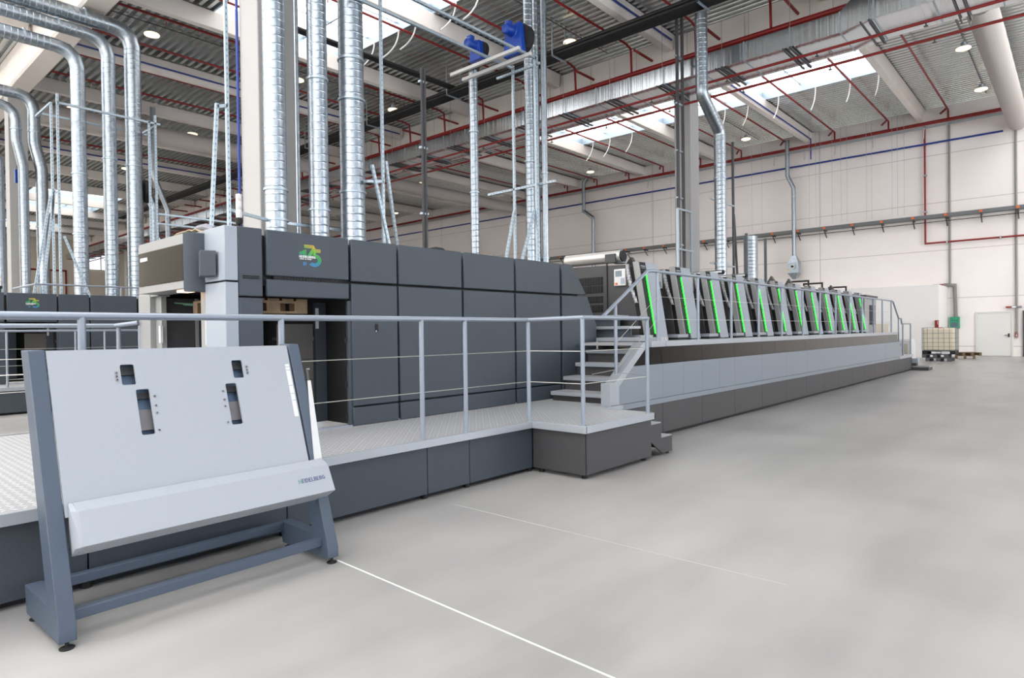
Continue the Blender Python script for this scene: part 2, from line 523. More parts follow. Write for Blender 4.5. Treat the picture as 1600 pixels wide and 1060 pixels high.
for i, (x0, x1, y0, y1) in enumerate(SKY):
    o = struct(MB().box(x0, y0 + .1, Z_DECK + 0.38, x1, y1 - .1, Z_DECK + 0.42), 'window_%d' % (i + 1), M_sky)
    mb = MB()
    w = 0.06
    for a in (x0 - w, x1): mb.box(a, y0 + .1, Z_DECK - 0.02, a + w, y1 - .1, Z_DECK + 0.45)
    for b_ in (y0 + .06, y1 - .10): mb.box(x0, b_, Z_DECK - .02, x1, b_ + .04, Z_DECK + .45)
    for xx in (x0 + (x1 - x0) / 3, x0 + (x1 - x0) * 2 / 3): mb.box(xx - .03, y0 + .1, Z_DECK + 0.26, xx + .03, y1 - .1, Z_DECK + 0.36)
    for q in (1, 2): 
        yy = y0 + (y1 - y0) * q / 3
        mb.box(x0, yy - .02, Z_DECK + 0.30, x1, yy + .02, Z_DECK + 0.36)
    mb.build('window_frame', M_galv, o)

# secondary beams (along x) and the two primary beams (along y)
for y in BEAM_Y[1:]:
    for x0, x1 in ((-14, 6.0), (6.75, 23.0), (23.8, WX)):
        mb = MB().prism([(y - .14, 12.35), (y + .14, 12.35), (y + .24, Z_DECK - .02), (y - .24, Z_DECK - .02)], 'x', x0, x1)
        struct(mb, 'roof_beam', M_concrete, bevel=0.02)
for x0, x1 in ((6.0, 6.75), (23.0, 23.8)):
    prof = [(x0, 11.50), (x0 + .07, 11.43), (x1 - .07, 11.43), (x1, 11.50), (x1, 12.34), (x1 - .12, 12.34), (x1 - .12, Z_DECK - .02),
            (x0 + .12, Z_DECK - .02), (x0 + .12, 12.34), (x0, 12.34)]
    struct(MB().prism(prof, 'y', -14, YB), 'main_beam', M_concrete)
for x0, x1, y0, y1 in ((6.0, 6.76, 11.62, 12.34), (23.0, 23.74, 11.18, 11.84), (6.0, 6.64, 31.8, 32.42), (22.9, 23.8, 71.8, 72.6)):
    struct(MB().box(x0, y0, 0, x1, y1, 11.45), 'column', M_column, bevel=0.02)

# white partition box in front of the far wall
struct(MB().box(37.1, 5.23, 0, WX, 14.5, 3.56), 'wall_partition', mat('partition white', (238, 236, 234), 0.6), bevel=0.01)

# doors in the far wall
d = struct(MB().box(WX - .05, 2.63, 0.02, WX + .02, 3.97, 2.16), 'door_1', mat('door white', (228, 228, 224), 0.5), bevel=0.006)
mb = MB()
mb.box(WX - .08, 2.55, 0, WX, 2.63, 2.24); mb.box(WX - .08, 3.97, 0, WX, 4.05, 2.24); mb.box(WX - .08, 2.631, 2.161, WX, 3.969, 2.24)
mb.build('door_frame', mat('door frame', (226, 224, 220), 0.5), d)
mb = MB(); mb.box(WX - .09, 2.70, 0.95, WX - .05, 2.76, 1.13); mb.box(WX - .13, 2.72, 1.03, WX - .1, 2.90, 1.06); mb.box(WX - .13, 2.72, 1.03, WX - .05, 2.75, 1.06)
mb.build('door_handle', M_rubber, d)
for zz in (0.3, 1.85):
    MB().cyl((WX - .07, 3.985, zz), (WX - .07, 3.985, zz + .14), .012, 8).build('hinge', M_steel, d)
d = struct(MB().box(WX - .05, 1.0, 0.02, WX + .02, 2.10, 2.16), 'door_2', mat('door white', (228, 228, 224), 0.5))
mb = MB(); mb.box(WX - .1, 2.10, 0, WX, 2.19, 2.24)
mb.build('door_frame', M_pole, d)

# ------------------------------------------------------------------ ventilation
# big rectangular duct hung along the far main beam
def rect_section(name, y0, y1, x0, x1, z0, z1):
    mb = MB().box(x0, y0, z0, x1, y1, z1)
    return mb
t = thing('rectangular_air_duct', 'long rectangular galvanised air duct hung along the far main roof beam', 'air duct', (21.0, 5.4, 10.32))
DX0, DX1, DZ0, DZ1 = 21.0, 22.75, 10.32, 10.92
seg = 1.45
y = 5.4
mb = MB()
while y < 84:
    mb.box(DX0, y + .004, DZ0, DX1, y + seg - .004, DZ1); y += seg
mb.build('duct_body', M_rect, t, smooth=False)
mb = MB(); y = 5.4
while y < 84:
    mb.box(DX0 - .014, y - .016, DZ0 - .014, DX1 + .014, y + .016, DZ1 + .014); y += seg
each(mb, 'flange', M_galv, t)
mb = MB()
mb.hexa([(DX0, 5.4, DZ0), (DX1, 5.4, DZ0), (DX1, 4.5, DZ0 + .12), (DX0, 4.5, DZ0 + .12), (DX0, 5.4, DZ1), (DX1, 5.4, DZ1), (DX1, 4.5, DZ1 + .80), (DX0, 4.5, DZ1 + .80)])
mb.build('transition_piece', M_rect, t, smooth=False)
mb = MB(); y = 4.5
while y > -3:
    mb.box(DX0, y - seg + .004, DZ0 + .12, DX1, y - .004, DZ1 + .80); y -= seg
mb.build('tall_section', M_rect, t, smooth=False)
mb = MB(); y = 4.5
while y > -3:
    mb.box(DX0 - .025, y - .02, DZ0 + .095, DX1 + .025, y + .02, DZ1 + .815); y -= seg
each(mb, 'tall_flange', M_galv, t)
mb = MB(); y = -2.0
while y < 84:
    zz = DZ0 + (.12 if y < 5 else 0)
    mb.box(DX0 - .12, y - .03, zz - .09, DX1 + .22, y + .03, zz - .03)
    mb.box(DX0 - .12, y + .20, zz - .08, DX1 + .22, y + .24, zz - .03)
    y += 2.2
each(mb, 'support_rail', M_pole, t)
mb = MB(); y = -2.0
while y < 52:
    for xx in (DX0 - .1, DX1 + .12): mb.cyl((xx, y, DZ0 - .1), (xx, y, Z_DECK), .008, 6)
    y += 2.2
each(mb, 'hanger_rod', M_steel, t)

# spiral ducts
def elbow(p, q, r, c, n=4):
    """points of a segmented elbow at corner c between directions from p and to q"""
    p, q, c = Vector(p), Vector(q), Vector(c)
    a = (p - c).normalized() * r; b = (q - c).normalized() * r
    out = []
    o = c + a + b
    for i in range(n + 1):
        t = i / n * PI / 2
        out.append(o - b * math.cos(t) - a * math.sin(t))
    return out
def spiral(name, label, path, r, rings=(), cat='duct', n=20, m=None, pitch=0.15, group=None):
    t = thing(name, label, cat, path[0], group)
    mb = MB().tube(path, r, n, ridge=0.003 + r * 0.006, pitch=pitch)
    mb.build('duct_pipe', m or M_duct, t)
    for p, d in rings:
        p = Vector(p); d = Vector(d)
        MB().tube([p - d * .02, p + d * .02], r + .022, n).build('clamp_ring', M_galv, t)
    return t
UP = (0, 0, 1)
spiral('spiral_duct', 'wide silver spiral duct rising in front of the white column behind the press', [(5.98, 11.0, 0), (5.98, 11.0, 11.4)], .195, [((5.98, 11.0, 3.6), UP), ((5.98, 11, 4.15), UP)])
spiral('spiral_duct', 'middle one of the three wide silver spiral ducts behind the near press', [(6.87, 11.0, 0), (6.87, 11.0, 11.4)], .185, [((6.87, 11.0, 6.4), UP), ((6.87, 11, 3.9), UP)])
spiral('spiral_duct', 'widest silver spiral duct, right of three behind the near press emblem', [(7.64, 11.0, 0), (7.64, 11.0, 12.6)], .245, [((7.64, 11.0, 7.0), UP), ((7.64, 11.0, 6.2), UP), ((7.64, 11, 4.35), UP)])
spiral('spiral_duct', 'thin silver pipe running up the right side of the white column', [(7.34, 12.55, 0), (7.34, 12.55, 12.6)], .045, n=12, cat='pipe')
spiral('spiral_duct', 'single silver spiral duct hanging from a dark bracket right of the near poles', [(12.13, 12.0, 0), (12.13, 12.0, 8.4)], .114, [((12.13, 12, 5.2), UP), ((12.13, 12, 6.8), UP)])
MB().box(11.86, 11.9, 8.38, 12.28, 12.1, 8.52).build('end_bracket', M_cable, bpy.data.objects['spiral_duct.004'])
spiral('spiral_duct', 'left tube of the three tall silver ducts right of the blue fans', [(13.70, 11.4, 0), (13.70, 11.4, 12.6)], .125, [((13.7, 11.4, 3.6), UP), ((13.7, 11.4, 6.2), UP)], n=16)
spiral('spiral_duct', 'narrow tube close beside the tall duct right of the blue fans', [(14.26, 11.6, 0), (14.26, 11.6, 12.6)], .09, [((14.26, 11.6, 3.6), UP), ((14.26, 11.6, 6.2), UP)], n=14)
spiral('spiral_duct', 'rightmost thin silver duct of the three beside the blue fans', [(14.36, 11.4, 0), (14.36, 11.4, 12.6)], .088, [((14.36, 11.4, 3.6), UP), ((14.36, 11.4, 6.0), UP)], n=14)
spiral('spiral_duct', 'silver duct with a diagonal offset in front of the far white column',
       [(20.9, 9.1, 0), (20.9, 9.1, 8.07), (20.83, 9.1, 8.19), (19.65, 9.1, 8.99), (19.57, 9.1, 9.13), (19.57, 9.1, 11.6)], .193,
       [((20.9, 9.1, 3.73), UP), ((20.9, 9.1, 6.58), UP)])
# ducts of the second press, further left; they bend over towards -x up high
for x, z, r, lab, zr in ((5.92, 9.75, .19, 'left of three tall silver ducts behind the far press, bending over at top left', (4.6, 6.4)),
                     (6.73, 10.35, .187, 'middle of three tall silver ducts behind the far press, bending over at top left', (3.9, 7.0)),
                     (7.41, 10.82, .232, 'right and widest of three tall silver ducts behind the far press, bending over', (3.4, 6.9))):
    y = 22.4
    p = [(x, y, 0)] + elbow((x, y, 0), (x - 5, y, z), .55, (x, y, z + .35), 3) + [(-3.0, y, z + .35)]
    spiral('spiral_duct', lab, p, r, [((x, y, zr[0]), UP), ((x, y, zr[1]), UP), ((x - 1.3, y, z + .35), (1, 0, 0)), ((x - 2.8, y, z + .35), (1, 0, 0))])
# third group far left, with slanted offsets
for xb, xt, r, zt, lab in ((6.09, 5.90, .165, 10.25, 'silver duct with slanted offset at far left, the nearer the picture edge of two'),
                           (6.67, 6.46, .205, 10.75, 'silver duct with slanted offset at far left, wider one in front of white column')):
    y = 30.0
    p = [(xb, y, 0), (xb, y, 8.0), (xt, y, 9.0)] + elbow((xt, y, 0), (0, y, zt), .5, (xt, y, zt), 3) + [(0.0, y, zt)]
    spiral('spiral_duct', lab, p, r, [((xb, y, 5.8), UP), ((xt, y, 9.4), UP), ((xb, y, 3.4), UP)], n=16)
spiral('spiral_duct', 'silver duct cut by the left picture edge beside the far press', [(5.36, 30.0, 0), (5.36, 30.0, 8.1), (5.0, 30.0, 8.8)], .16, [((5.36, 30, 5.9), UP)], n=16)
# small ducts near the far wall
spiral('spiral_duct', 'thin duct with a kink before the far wall, leading down to a grey fan box',
       [(39.3, 12.66, 5.75), (39.3, 12.66, 9.75), (39.3, 13.0, 10.5), (39.3, 13.0, 12.6)], .115, n=14)
spiral('spiral_duct', 'thin duct with a kink before the far wall, in the left half of the wall',
       [(39.3, 26.76, 0.0), (39.3, 26.76, 9.8), (39.3, 27.57, 10.4), (39.3, 27.57, 12.5), (39.3, 27.2, 12.8)], .13, n=14)
spiral('spiral_duct', 'short silver duct in a strut frame behind the printing towers, under the wall tray', [(28.4, 11.0, 0), (28.4, 11.0, 5.6)], .29, n=18)
for xx in (27.3, 29.5):
    single(MB().box(xx - .05, 10.7, 0, xx + .05, 10.8, 5.6), 'strut_post', M_slot, 'dark strut post %s the short duct behind the printing towers' % ('left of' if xx < 28 else 'right of'), 'post')
t = thing('cable_riser', 'slim grey pipe with a sloping stay right of the offset duct', 'cable riser', (22.9, 9.5, 0))
MB().cyl((22.93, 9.5, 0), (22.93, 9.5, 8.3), .05, 8).build('pipe', M_pole, t)
MB().tube([(22.98, 9.5, 5.7), (23.3, 9.5, 3.0)], .045, 8).build('stay', M_pole, t)
MB().box(20.9, 9.45, 3.75, 22.95, 9.5, 3.8).build('clamp', M_galv, t); MB().box(20.9, 9.45, 5.95, 22.95, 9.5, 6.0).build('clamp', M_galv, t)
for k, y in enumerate((6.9, 7.2, 7.45, 8.4, 8.65, 9.6, 9.9, 10.35, 10.95, 11.2, 11.55, 14.2, 14.8, 16.3, 17.0, 18.4, 20.1, 21.5)):
    single(MB().cyl((38.5, y, 7.3), (38.5, y, Z_DECK), .008, 6), 'hanging_wire', M_galv, 'thin pale wire hanging from the roof in front of the far wall', 'wire', 'thin wires in front of the far wall')
# fan box at the bottom of the kinked duct
t = thing('fan_box', 'grey fan box with pointed ends hanging on the far wall duct', 'fan box', (39.3, 12.65, 4.38))
mb = MB()
mb.box(39.05, 12.36, 4.75, 39.55, 12.95, 5.35); mb.build('housing', M_galv, t, bevel=0.01)
mb = MB().rings([[(39.05, 12.36, 5.35), (39.55, 12.36, 5.35), (39.55, 12.95, 5.35), (39.05, 12.95, 5.35)],
                 [(39.18, 12.54, 5.78), (39.42, 12.54, 5.78), (39.42, 12.78, 5.78), (39.18, 12.78, 5.78)]]); mb.build('top_cone', M_duct, t)
mb = MB().rings([[(39.05, 12.36, 4.75), (39.55, 12.36, 4.75), (39.55, 12.95, 4.75), (39.05, 12.95, 4.75)],
                 [(39.22, 12.56, 4.40), (39.38, 12.56, 4.40), (39.38, 12.75, 4.40), (39.22, 12.75, 4.40)]]); mb.build('bottom_cone', M_duct, t)
MB().cyl((39.05, 12.65, 5.12), (38.95, 12.65, 5.12), .15, 20).build('motor_plate', M_steel, t)
MB().cyl((38.96, 12.65, 5.12), (38.85, 12.65, 5.12), .06, 14).build('motor', M_rubber, t)
MB().box(39.03, 12.86, 4.9, 39.05, 12.95, 4.98).build('label_plate', M_yellow, t)
# white fabric ducts under the roof
def sock(label, y, z, r, x0, x1):
    mb = MB(); mb.lathe([(0.01, x0)] + [(r * (1 if k % 2 else .985), x0 + (x1 - x0) * k / 24) for k in range(25)] + [(0.01, x1)], (0, y, z), 'x', 20)
    o = mb.build('fabric_duct', M_sock); tag(o, label, 'fabric duct', 'white fabric ducts'); return o
sock('white round fabric air duct under the roof at the top right corner', 2.32, 11.35, .42, 24.2, 39.6)
sock('long white fabric air duct under the roof, between the two main beams behind the column', 33.4, 11.25, .40, 7.0, 20.8)
sock('white fabric air duct under the roof behind the dark pole pair, reaching the far wall', 33.4, 11.25, .40, 24.0, 39.5)
# ------------------------------------------------------------------ sprinkler pipes
t = thing('sprinkler_main', 'thick red sprinkler main running above the rectangular air duct', 'pipe', (22.2, 0, 11.55))
MB().cyl((22.2, -5, 11.55), (22.2, 84, 11.55), .10, 14).build('pipe_run', M_red, t)
mb = MB()
y = 0.5
while y < 60:
    mb.cyl((22.2, y, 11.55), (22.2, y, 12.75), .007, 6); y += 2.7
each(mb, 'hanger_rod', M_steel, t)
mb = MB(); y = 1.6
while y < 60:
    mb.cyl((20.9, y, 11.83), (22.2, y, 11.83), .05, 8); y += 2.68
each(mb, 'branch_stub', M_red, t)
for x, lab in ((21.55, 'thin red pipe under the front edge of the rectangular air duct'), (22.95, 'thin red pipe under the rear edge of the rectangular air duct')):
    t = thing('sprinkler_pipe', lab, 'pipe', (x, 0, 10.14))
    MB().cyl((x, -5, 10.14), (x, 84, 10.14), .045, 10).build('pipe_run', M_red, t)
    mb = MB(); y = 0.4
    while y < 50:
        mb.cyl((x, y, 10.02), (x, y, 10.12), .02, 6); mb.box(x - .05, y - .05, 10.0, x + .05, y + .05, 10.02); y += 2.9
    each(mb, 'sprinkler_head', M_pole, t)
t = thing('sprinkler_main', 'thick red sprinkler main running along the top of the far wall', 'pipe', (39.55, 0, 12.08))
MB().cyl((39.55, -5, 12.08), (39.55, 84, 12.08), .09, 12).build('pipe_run', M_red, t)
for k in range(15):
    y = 5.12 + 2.68 * k
    if k < 12:
        o = MB()
        o.tube([(23.9, y, 12.58), (39.2, y, 12.58), (39.55, y, 12.58), (39.55, y, 12.1)], .045, 8)
        o.cyl((39.2, y, 12.58), (39.7, y + .35, 12.5), .05, 8)
        o = o.build('sprinkler_branch', M_red)
        tag(o, 'thin red sprinkler branch under the roof by the far wall, %s from the right' % ORD[k], 'pipe', 'sprinkler branches by the far wall')
    o = MB().tube([(6.9, y + .0, 12.58), (21.7, y, 12.58), (22.05, y, 12.50), (22.1, y, 11.6)], .045, 8)
    for xx in (9, 12, 15, 18, 21): o.cyl((xx, y, 12.5), (xx, y, 12.40), .02, 6)
    o = o.build('sprinkler_branch', M_red)
    tag(o, 'thin red sprinkler branch under the roof above the presses, %s from the right' % ORD[k], 'pipe', 'sprinkler branches above the presses')
# red loop on the far wall
t = thing('fire_water_pipe', 'red pipe dropping down the far wall then turning right', 'pipe', (39.75, 6.18, 5.85))
MB().tube([(39.75, 6.18, 12.0), (39.75, 6.18, 5.87), (39.75, -6, 5.87)], .045, 10).build('pipe_run', M_red, t)
mb = MB()
for z in (7.5, 9.4, 11): mb.box(39.7, 6.1, z, 39.895, 6.26, z + .06)
for y in (5.2, 3.0, 1.2): mb.box(39.7, y, 5.8, 39.895, y + .06, 5.94)
each(mb, 'pipe_clip', M_galv, t)
# blue compressed-air pipes
single(MB().cyl((39.7, 2.9, 11.05), (39.7, 80, 11.05), .05, 8), 'air_pipe', M_blue, 'blue compressed air pipe running along the far wall', 'pipe')
single(MB().tube([(24.0, 11.78, 12.48), (39.6, 11.78, 12.48), (39.6, 11.78, 11.3)], .035, 8), 'air_pipe', M_blue, 'blue air pipe on the roof beam meeting the far wall', 'pipe')
single(MB().tube([(8.0, 11.75, 12.62), (22.7, 11.75, 12.62)], .035, 8), 'air_pipe', M_blue, 'blue air pipe on the roof beam above the near press', 'pipe')
single(MB().tube([(6.9, 28.22, 12.55), (22.7, 28.22, 12.55)], .035, 8), 'air_pipe', M_blue, 'blue air pipe on a roof beam behind the tall left ducts', 'pipe')
single(MB().tube([(6.9, 44.7, 12.55), (22.7, 44.7, 12.55)], .04, 8), 'air_pipe', M_blue, 'blue air pipe on a distant roof beam on the left', 'pipe')
single(MB().cyl((5.95, 12.34, 0), (5.95, 12.34, 11.4), .028, 8), 'air_pipe', M_blue, 'blue pipe running up the left edge of the near white column', 'pipe')
# wall cable tray
t = thing('cable_tray', 'long grey cable tray on brackets along the far wall', 'cable tray', (39.5, 10, 7.05))
mb = MB(); mb.box(39.40, -4, 7.12, 39.75, 60, 7.16); mb.box(39.38, -4, 7.12, 39.41, 60, 7.30); mb.box(39.74, -4, 7.12, 39.76, 60, 7.30)
mb.build('tray', mat('tray grey', (112, 116, 118), 0.5, metal=0.4), t)
mb = MB(); y = -3.5
while y < 58:
    mb.box(39.35, y, 7.05, 39.895, y + .05, 7.12); mb.hexa([(39.85, y, 6.7), (39.895, y, 6.7), (39.895, y + .05, 6.7), (39.85, y + .05, 6.7), (39.4, y, 7.05), (39.46, y, 7.05), (39.46, y + .05, 7.05), (39.4, y + .05, 7.05)]); y += 1.45
each(mb, 'bracket', M_pole, t)
mb = MB(); y = -3.5
while y < 58:
    mb.box(39.30, y - .04, 7.16, 39.40, y + .09, 7.26); y += 1.45
each(mb, 'end_clip', M_orange, t)
mb = MB(); mb.cyl((39.5, -4, 6.93), (39.5, 60, 6.93), .02, 6); mb.build('cable', M_cable, t)
# light strip of small hanging sensors / conduits on the far wall
for y, z0, lab in ((5.12, 3.7, 'grey conduit running down the far wall left of the white door'), (2.42, 0.9, 'grey conduit running down the far wall right of the white door')):
    o = MB().tube([(39.84, y, z0), (39.84, y, 12.0)], .05, 8).build('wall_conduit', mat('conduit grey', (150, 148, 144), 0.5)); tag(o, lab, 'conduit')
o = MB().cyl((39.2, -2, 11.75), (39.2, 50, 11.75), .03, 6)
o.cyl((39.3, -2, 11.85), (39.3, 50, 11.85), .02, 6)
o = o.build('conduit_run', M_galv); tag(o, 'pair of thin grey conduits under the red main on the far wall', 'conduit')
for k, y in enumerate((6.1, 8.4, 10.3, 11.9, 13.6, 19.0, 22.0)):
    mb = MB().cyl((39.0, y, 11.70), (38.85, y, 11.15), .035, 8); mb.tube([(39.2, y + .1, 11.78), (39.0, y, 11.74)], .015, 6)
    o = mb.build('wall_tube_lamp', M_white); tag(o, 'short white tube hanging under the wall pipes, %s from the right' % ORD[k], 'tube', 'white tubes along the far wall')

# ------------------------------------------------------------------ black cable bundle on brackets, along y then a spur along x
t = thing('cable_bundle', 'thick black cable bundle on hangers crossing under the roof beams', 'cable bundle', (19.3, 8, 11.85))
mb = MB()
for k in range(5):
    for q in range(2): mb.cyl((19.05 + .13 * k, -4, 11.78 + .12 * q), (19.05 + .13 * k, 62, 11.78 + .12 * q), .066, 8)
mb.build('cables', M_cable, t)
mb = MB()
for k in range(3): mb.cyl((11.5, 20.0 + .12 * k, 11.98), (19.3, 20.0 + .12 * k, 11.98), .06, 8)
mb.build('spur_cables', M_cable, t)
mb = MB()
for y in (3.4, 8.9, 14.6, 20.3, 26.0, 31.6):
    mb.box(18.9, y - .03, 11.66, 19.75, y + .03, 11.71)
    for xx in (18.92, 19.72): mb.box(xx - .02, y - .02, 11.66, xx + .02, y + .02, 12.9)
each(mb, 'hanger', M_galv, t)
# dark vertical pole pairs
for x, y, z, lab in ((10.40, 12.0, 7.95, 'pair of dark grey cable pipes standing behind the near press'), (20.45, 10.3, 12.6, 'pair of dark grey cable pipes left of the far white column')):
    t = thing('cable_riser', lab, 'cable riser', (x, y, 0))
    r = .035 if x < 15 else .055
    g_ = .09 if x < 15 else .38
    for s in (-.5, .5): MB().cyl((x + s * g_, y, 0), (x + s * g_, y, z), r, 10).build('pipe', M_pole, t)
    mb = MB(); zz = 2.8
    while zz < z - .3: mb.box(x - g_ * .5 - .06, y - .02, zz, x + g_ * .5 + .06, y + .06, zz + .05); zz += 1.6
    each(mb, 'clamp', M_galv, t)
t = thing('pipe_rack', 'perforated strut ladder standing around the dark pipes by the far column', 'pipe rack', (20.4, 10.2, 0))
for xx in (19.98, 20.92): MB().box(xx - .04, 10.15, 0, xx + .04, 10.23, 5.6).build('upright', M_galv, t)
mb = MB()
for z in (3.3, 4.2, 5.55): mb.box(19.9, 10.13, z, 21.0, 10.17, z + .06)
each(mb, 'rung', M_galv, t)

# ------------------------------------------------------------------ ceiling lamps
LAMPS = [(31.0, 3.5, 'left one of two glowing lamps at the top right under the roof'), (36.9, 3.5, 'right one of two glowing lamps at the top right, near the far wall'),
         (36.9, 14.5, 'glowing round ceiling lamp right of the offset silver duct near the far wall'), (19.9, 14.5, 'large glowing ceiling lamp right of the blue fans, under the black cables'),
         (9.0, 25.2, 'largest glowing ceiling lamp at upper left beside the bent ducts'), (14.8, 25.2, 'glowing ceiling lamp half hidden behind the wide ducts'),
         (19.9, 25.2, 'glowing ceiling lamp between the widest duct and the dark poles'), (36.9, 25.3, 'glowing ceiling lamp above the kinked duct on the left far wall'),
         (9.3, 36.0, 'small glowing ceiling lamp between bars of the left strut frame'), (14.8, 36.0, 'glowing ceiling lamp left of the near column, second row back'),
         (31.0, 36.0, 'small glowing lamp left of the dark pole pair, deep in the hall'), (14.85, 46.4, 'tiny glowing lamp beside the widest left duct'),
         (20.2, 46.4, 'tiny glowing lamp left of the blue column pipe'), (36.9, 46.6, 'tiny glowing lamp low behind the press at the far wall')]
for x, y, lab in LAMPS:
    t = thing('ceiling_lamp', lab, 'ceiling lamp', (x, y, 12.45), 'round ceiling lamps')
    MB().lathe([(.02, .26), (.09, .24), (.10, .12), (.235, .07), (.24, .03), (.20, .02)], (x, y, 12.45), 'z', 24).build('housing', M_galv, t)
    MB().lathe([(.005, -.05), (.16, -.045), (.25, -.01), (.255, .02), (.24, .035), (.005, .035)], (x, y, 12.45), 'z', 24).build('glowing_disc', M_glow, t)
    MB().cyl((x, y, 12.72), (x, y, 12.92), .012, 6).build('hanger', M_steel, t)
# thin conduits that carry the lamps
for y, x0, x1, lab in ((3.5, 24, 39, 'thin dark lamp conduit under the roof at the top right'), (14.5, 24, 39, 'thin dark lamp conduit under the roof right of the far column'), (14.5, 8, 22.5, 'thin dark lamp conduit under the roof right of the blue fans'), (25.2, 7, 22.5, 'thin dark lamp conduit under the roof at upper left')):
    o = MB().cyl((x0, y, 12.86), (x1, y, 12.86), .02, 6).build('lamp_conduit', M_pole); tag(o, lab, 'conduit')
# curved white rods hanging from the skylight edges
k = 0
for x, ys, where in ((32.45, (6.75, 7.9, 9.4, 11.1, 12.6, 13.8, 15.5, 19.3, 20.8, 22.0), 'by the far wall'), (15.45, (14.9, 16.0, 18.1, 19.1, 20.6), 'above the near press')):
    for i, y in enumerate(ys):
        pts = [(x - .05 - .75 * (q / 6) ** 2.0, y, 12.85 - 1.25 * q / 6) for q in range(7)]
        o = MB().tube(pts, .028, 6).build('curved_rod', M_white)
        tag(o, 'white curved rod hanging from the skylight edge %s, %s from the right' % (where, ORD[i]), 'rod', 'curved rods at skylights ' + where)
# ------------------------------------------------------------------ delivery end of the press (front face y = 5.68)
FY = 5.68
def fn_front(y, x0=0.0, z0=0.0):
    return lambda u, v, d: (x0 + u, y - d, z0 + v)
def build_delivery():
    t = thing('press_delivery', 'dark grey delivery end of the near printing press with coloured round emblem', 'printing press', (2.6, 5.68, 0.0))
    # dark carcass: portal at the pile side is left open
    mb = MB()
    mb.box(2.63, 5.74, 0.56, 2.94, 6.06, 2.46)
    mb.box(2.63, 5.74, 1.97, 7.70, 7.75, 2.44)
    mb.box(3.93, 5.74, 0.56, 7.60, 7.75, 1.97)
    mb.prism([(7.6, .56), (8.25, .56), (8.34, 1.63), (7.95, 2.1), (7.68, 2.44), (7.6, 2.44)], 'y', 5.74, 7.75)
    mb.box(2.63, 7.50, 0.56, 3.93, 7.75, 1.97)
    mb.build('carcass', M_black, t, smooth=False)
    g_ = .012
    def panel(x0, x1, z0, z1, name='side_panel', y=5.68, m=M_dark):
        return MB().box(x0, y, z0, x1, y + .05, z1).build(name, m, t, bevel=.010)
    # corner post, lit front strip and side skins
    MB().box(2.592, 5.68, 2.0, 2.712, 6.09, 2.487).build('corner_post', M_grey, t, bevel=.006)
    MB().box(2.592, 5.68, 0.55, 2.712, 6.09, 1.985).build('corner_post', M_grey, t, bevel=.006)
    panel(2.716, 2.945, 1.862, 2.492); panel(2.716, 2.945, 0.55, 1.850)
    mb = MB()
    for k in range(3):
        for q in range(2): mb.box(2.752 + .054 * k, 5.674, 2.022 + .018 * q, 2.80 + .054 * k, 5.681, 2.034 + .018 * q)
    mb.build('vent_slots', M_black, t)
    pl = panel(2.985, 3.882, 2.062, 2.492)
    panel(2.985, 3.882, 1.866, 2.028, 'flap_panel')
    MB().box(3.06, 5.70, 2.026, 3.80, 5.73, 2.064).build('vent_gap', M_black, t)
    mb = MB()
    for k in range(22): mb.box(3.07 + .033 * k, 5.696, 2.03, 3.085 + .033 * k, 5.70, 2.06)
    mb.build('vent_grille', M_louver, t)
    XS = [3.912, 4.506, 4.532, 5.500, 5.536, 6.470, 6.508, 7.474]
    for i in range(0, 8, 2):
        a, b = XS[i], XS[i + 1]
        panel(a, b, 2.052, 2.492); panel(a, b, 0.752, 2.030); panel(a, b, 0.545, 0.738)
    # slanted end panels
    MB().prism([(7.526, 2.058), (8.135, 2.058), (7.775, 2.490), (7.526, 2.490)], 'y', 5.68, 5.73).build('slanted_panel', M_dark, t, bevel=.008)
    MB().prism([(7.526, 0.752), (8.38, 0.752), (8.40, 1.60), (8.16, 2.034), (7.526, 2.034)], 'y', 5.68, 5.73).build('slanted_panel', M_dark, t, bevel=.008)
    panel(7.526, 8.38, 0.545, 0.738)
    MB().box(2.6, 5.70, 0.543, 8.35, 5.78, 0.562).build('plinth_strip', M_grey, t)
    MB().box(4.198, 5.674, 1.528, 4.238, 5.682, 1.612).build('latch', M_black, t, bevel=.003)
    MB().box(4.199, 5.668, 1.528, 4.214, 5.676, 1.542).build('latch_key', M_steel, t)
    # emblem with gradient stripes
    X0, Z0, SX, SZ = 3.318, 2.180, .245 / 535, .205 / 540
    def em(pts): return [((p[0] - 450) * SX, (735 - (p[1] - .085 * (p[0] - 450)) - 45) * SZ) for p in pts]
    fn = fn_front(5.679, X0, Z0)
    mb = MB()
    for o in (-36, -12, 12, 36):
        w = 11 * SX
        mb.ribbon(em([(565, 205 + o), (810 + o * .5, 222 + o), (800 + o * .9, 260), (680 + o, 470)]), w, fn)          # seven
        r = 118 + o
        a = [(815 + r * math.cos(math.radians(q)), 575 - r * math.sin(math.radians(q))) for q in range(95, -150, -12)]
        mb.ribbon(em(a), w, fn)                                                                                     # five, bowl
        mb.ribbon(em([(960, 330 + o), (835 + o * .4, 320 + o), (800 + o * .5, 440)]), w, fn)                            # five, top
    for o in (-26, -4, 18, 38):
        mb.ribbon(em([(572 + o, 300 - o * .3), (572 + o, 470)]), 9 * SX, fn)
        mb.ribbon(em([(572 + o, 610), (572 + o, 705 - abs(o) * .4)]), 9 * SX, fn)                                         # one
    for o in (-30, -8, 14, 36): mb.ribbon(em([(452, 385 + o * .8), (548, 362 + o * 1.2)]), 9 * SX, fn)
    e = mb.build('emblem', M_emblem, t, smooth=False); e['label'] = 'rainbow striped anniversary emblem'
    mb = MB(); lettering(mb, 'HEIDELBERG', X0 - .002, Z0 + .075, .022, fn_front(5.6775), .2, .18)
    lettering(mb, 'HOME OF PRINT', X0 + .004, Z0 + .058, .010, fn_front(5.6775), .22, .13)
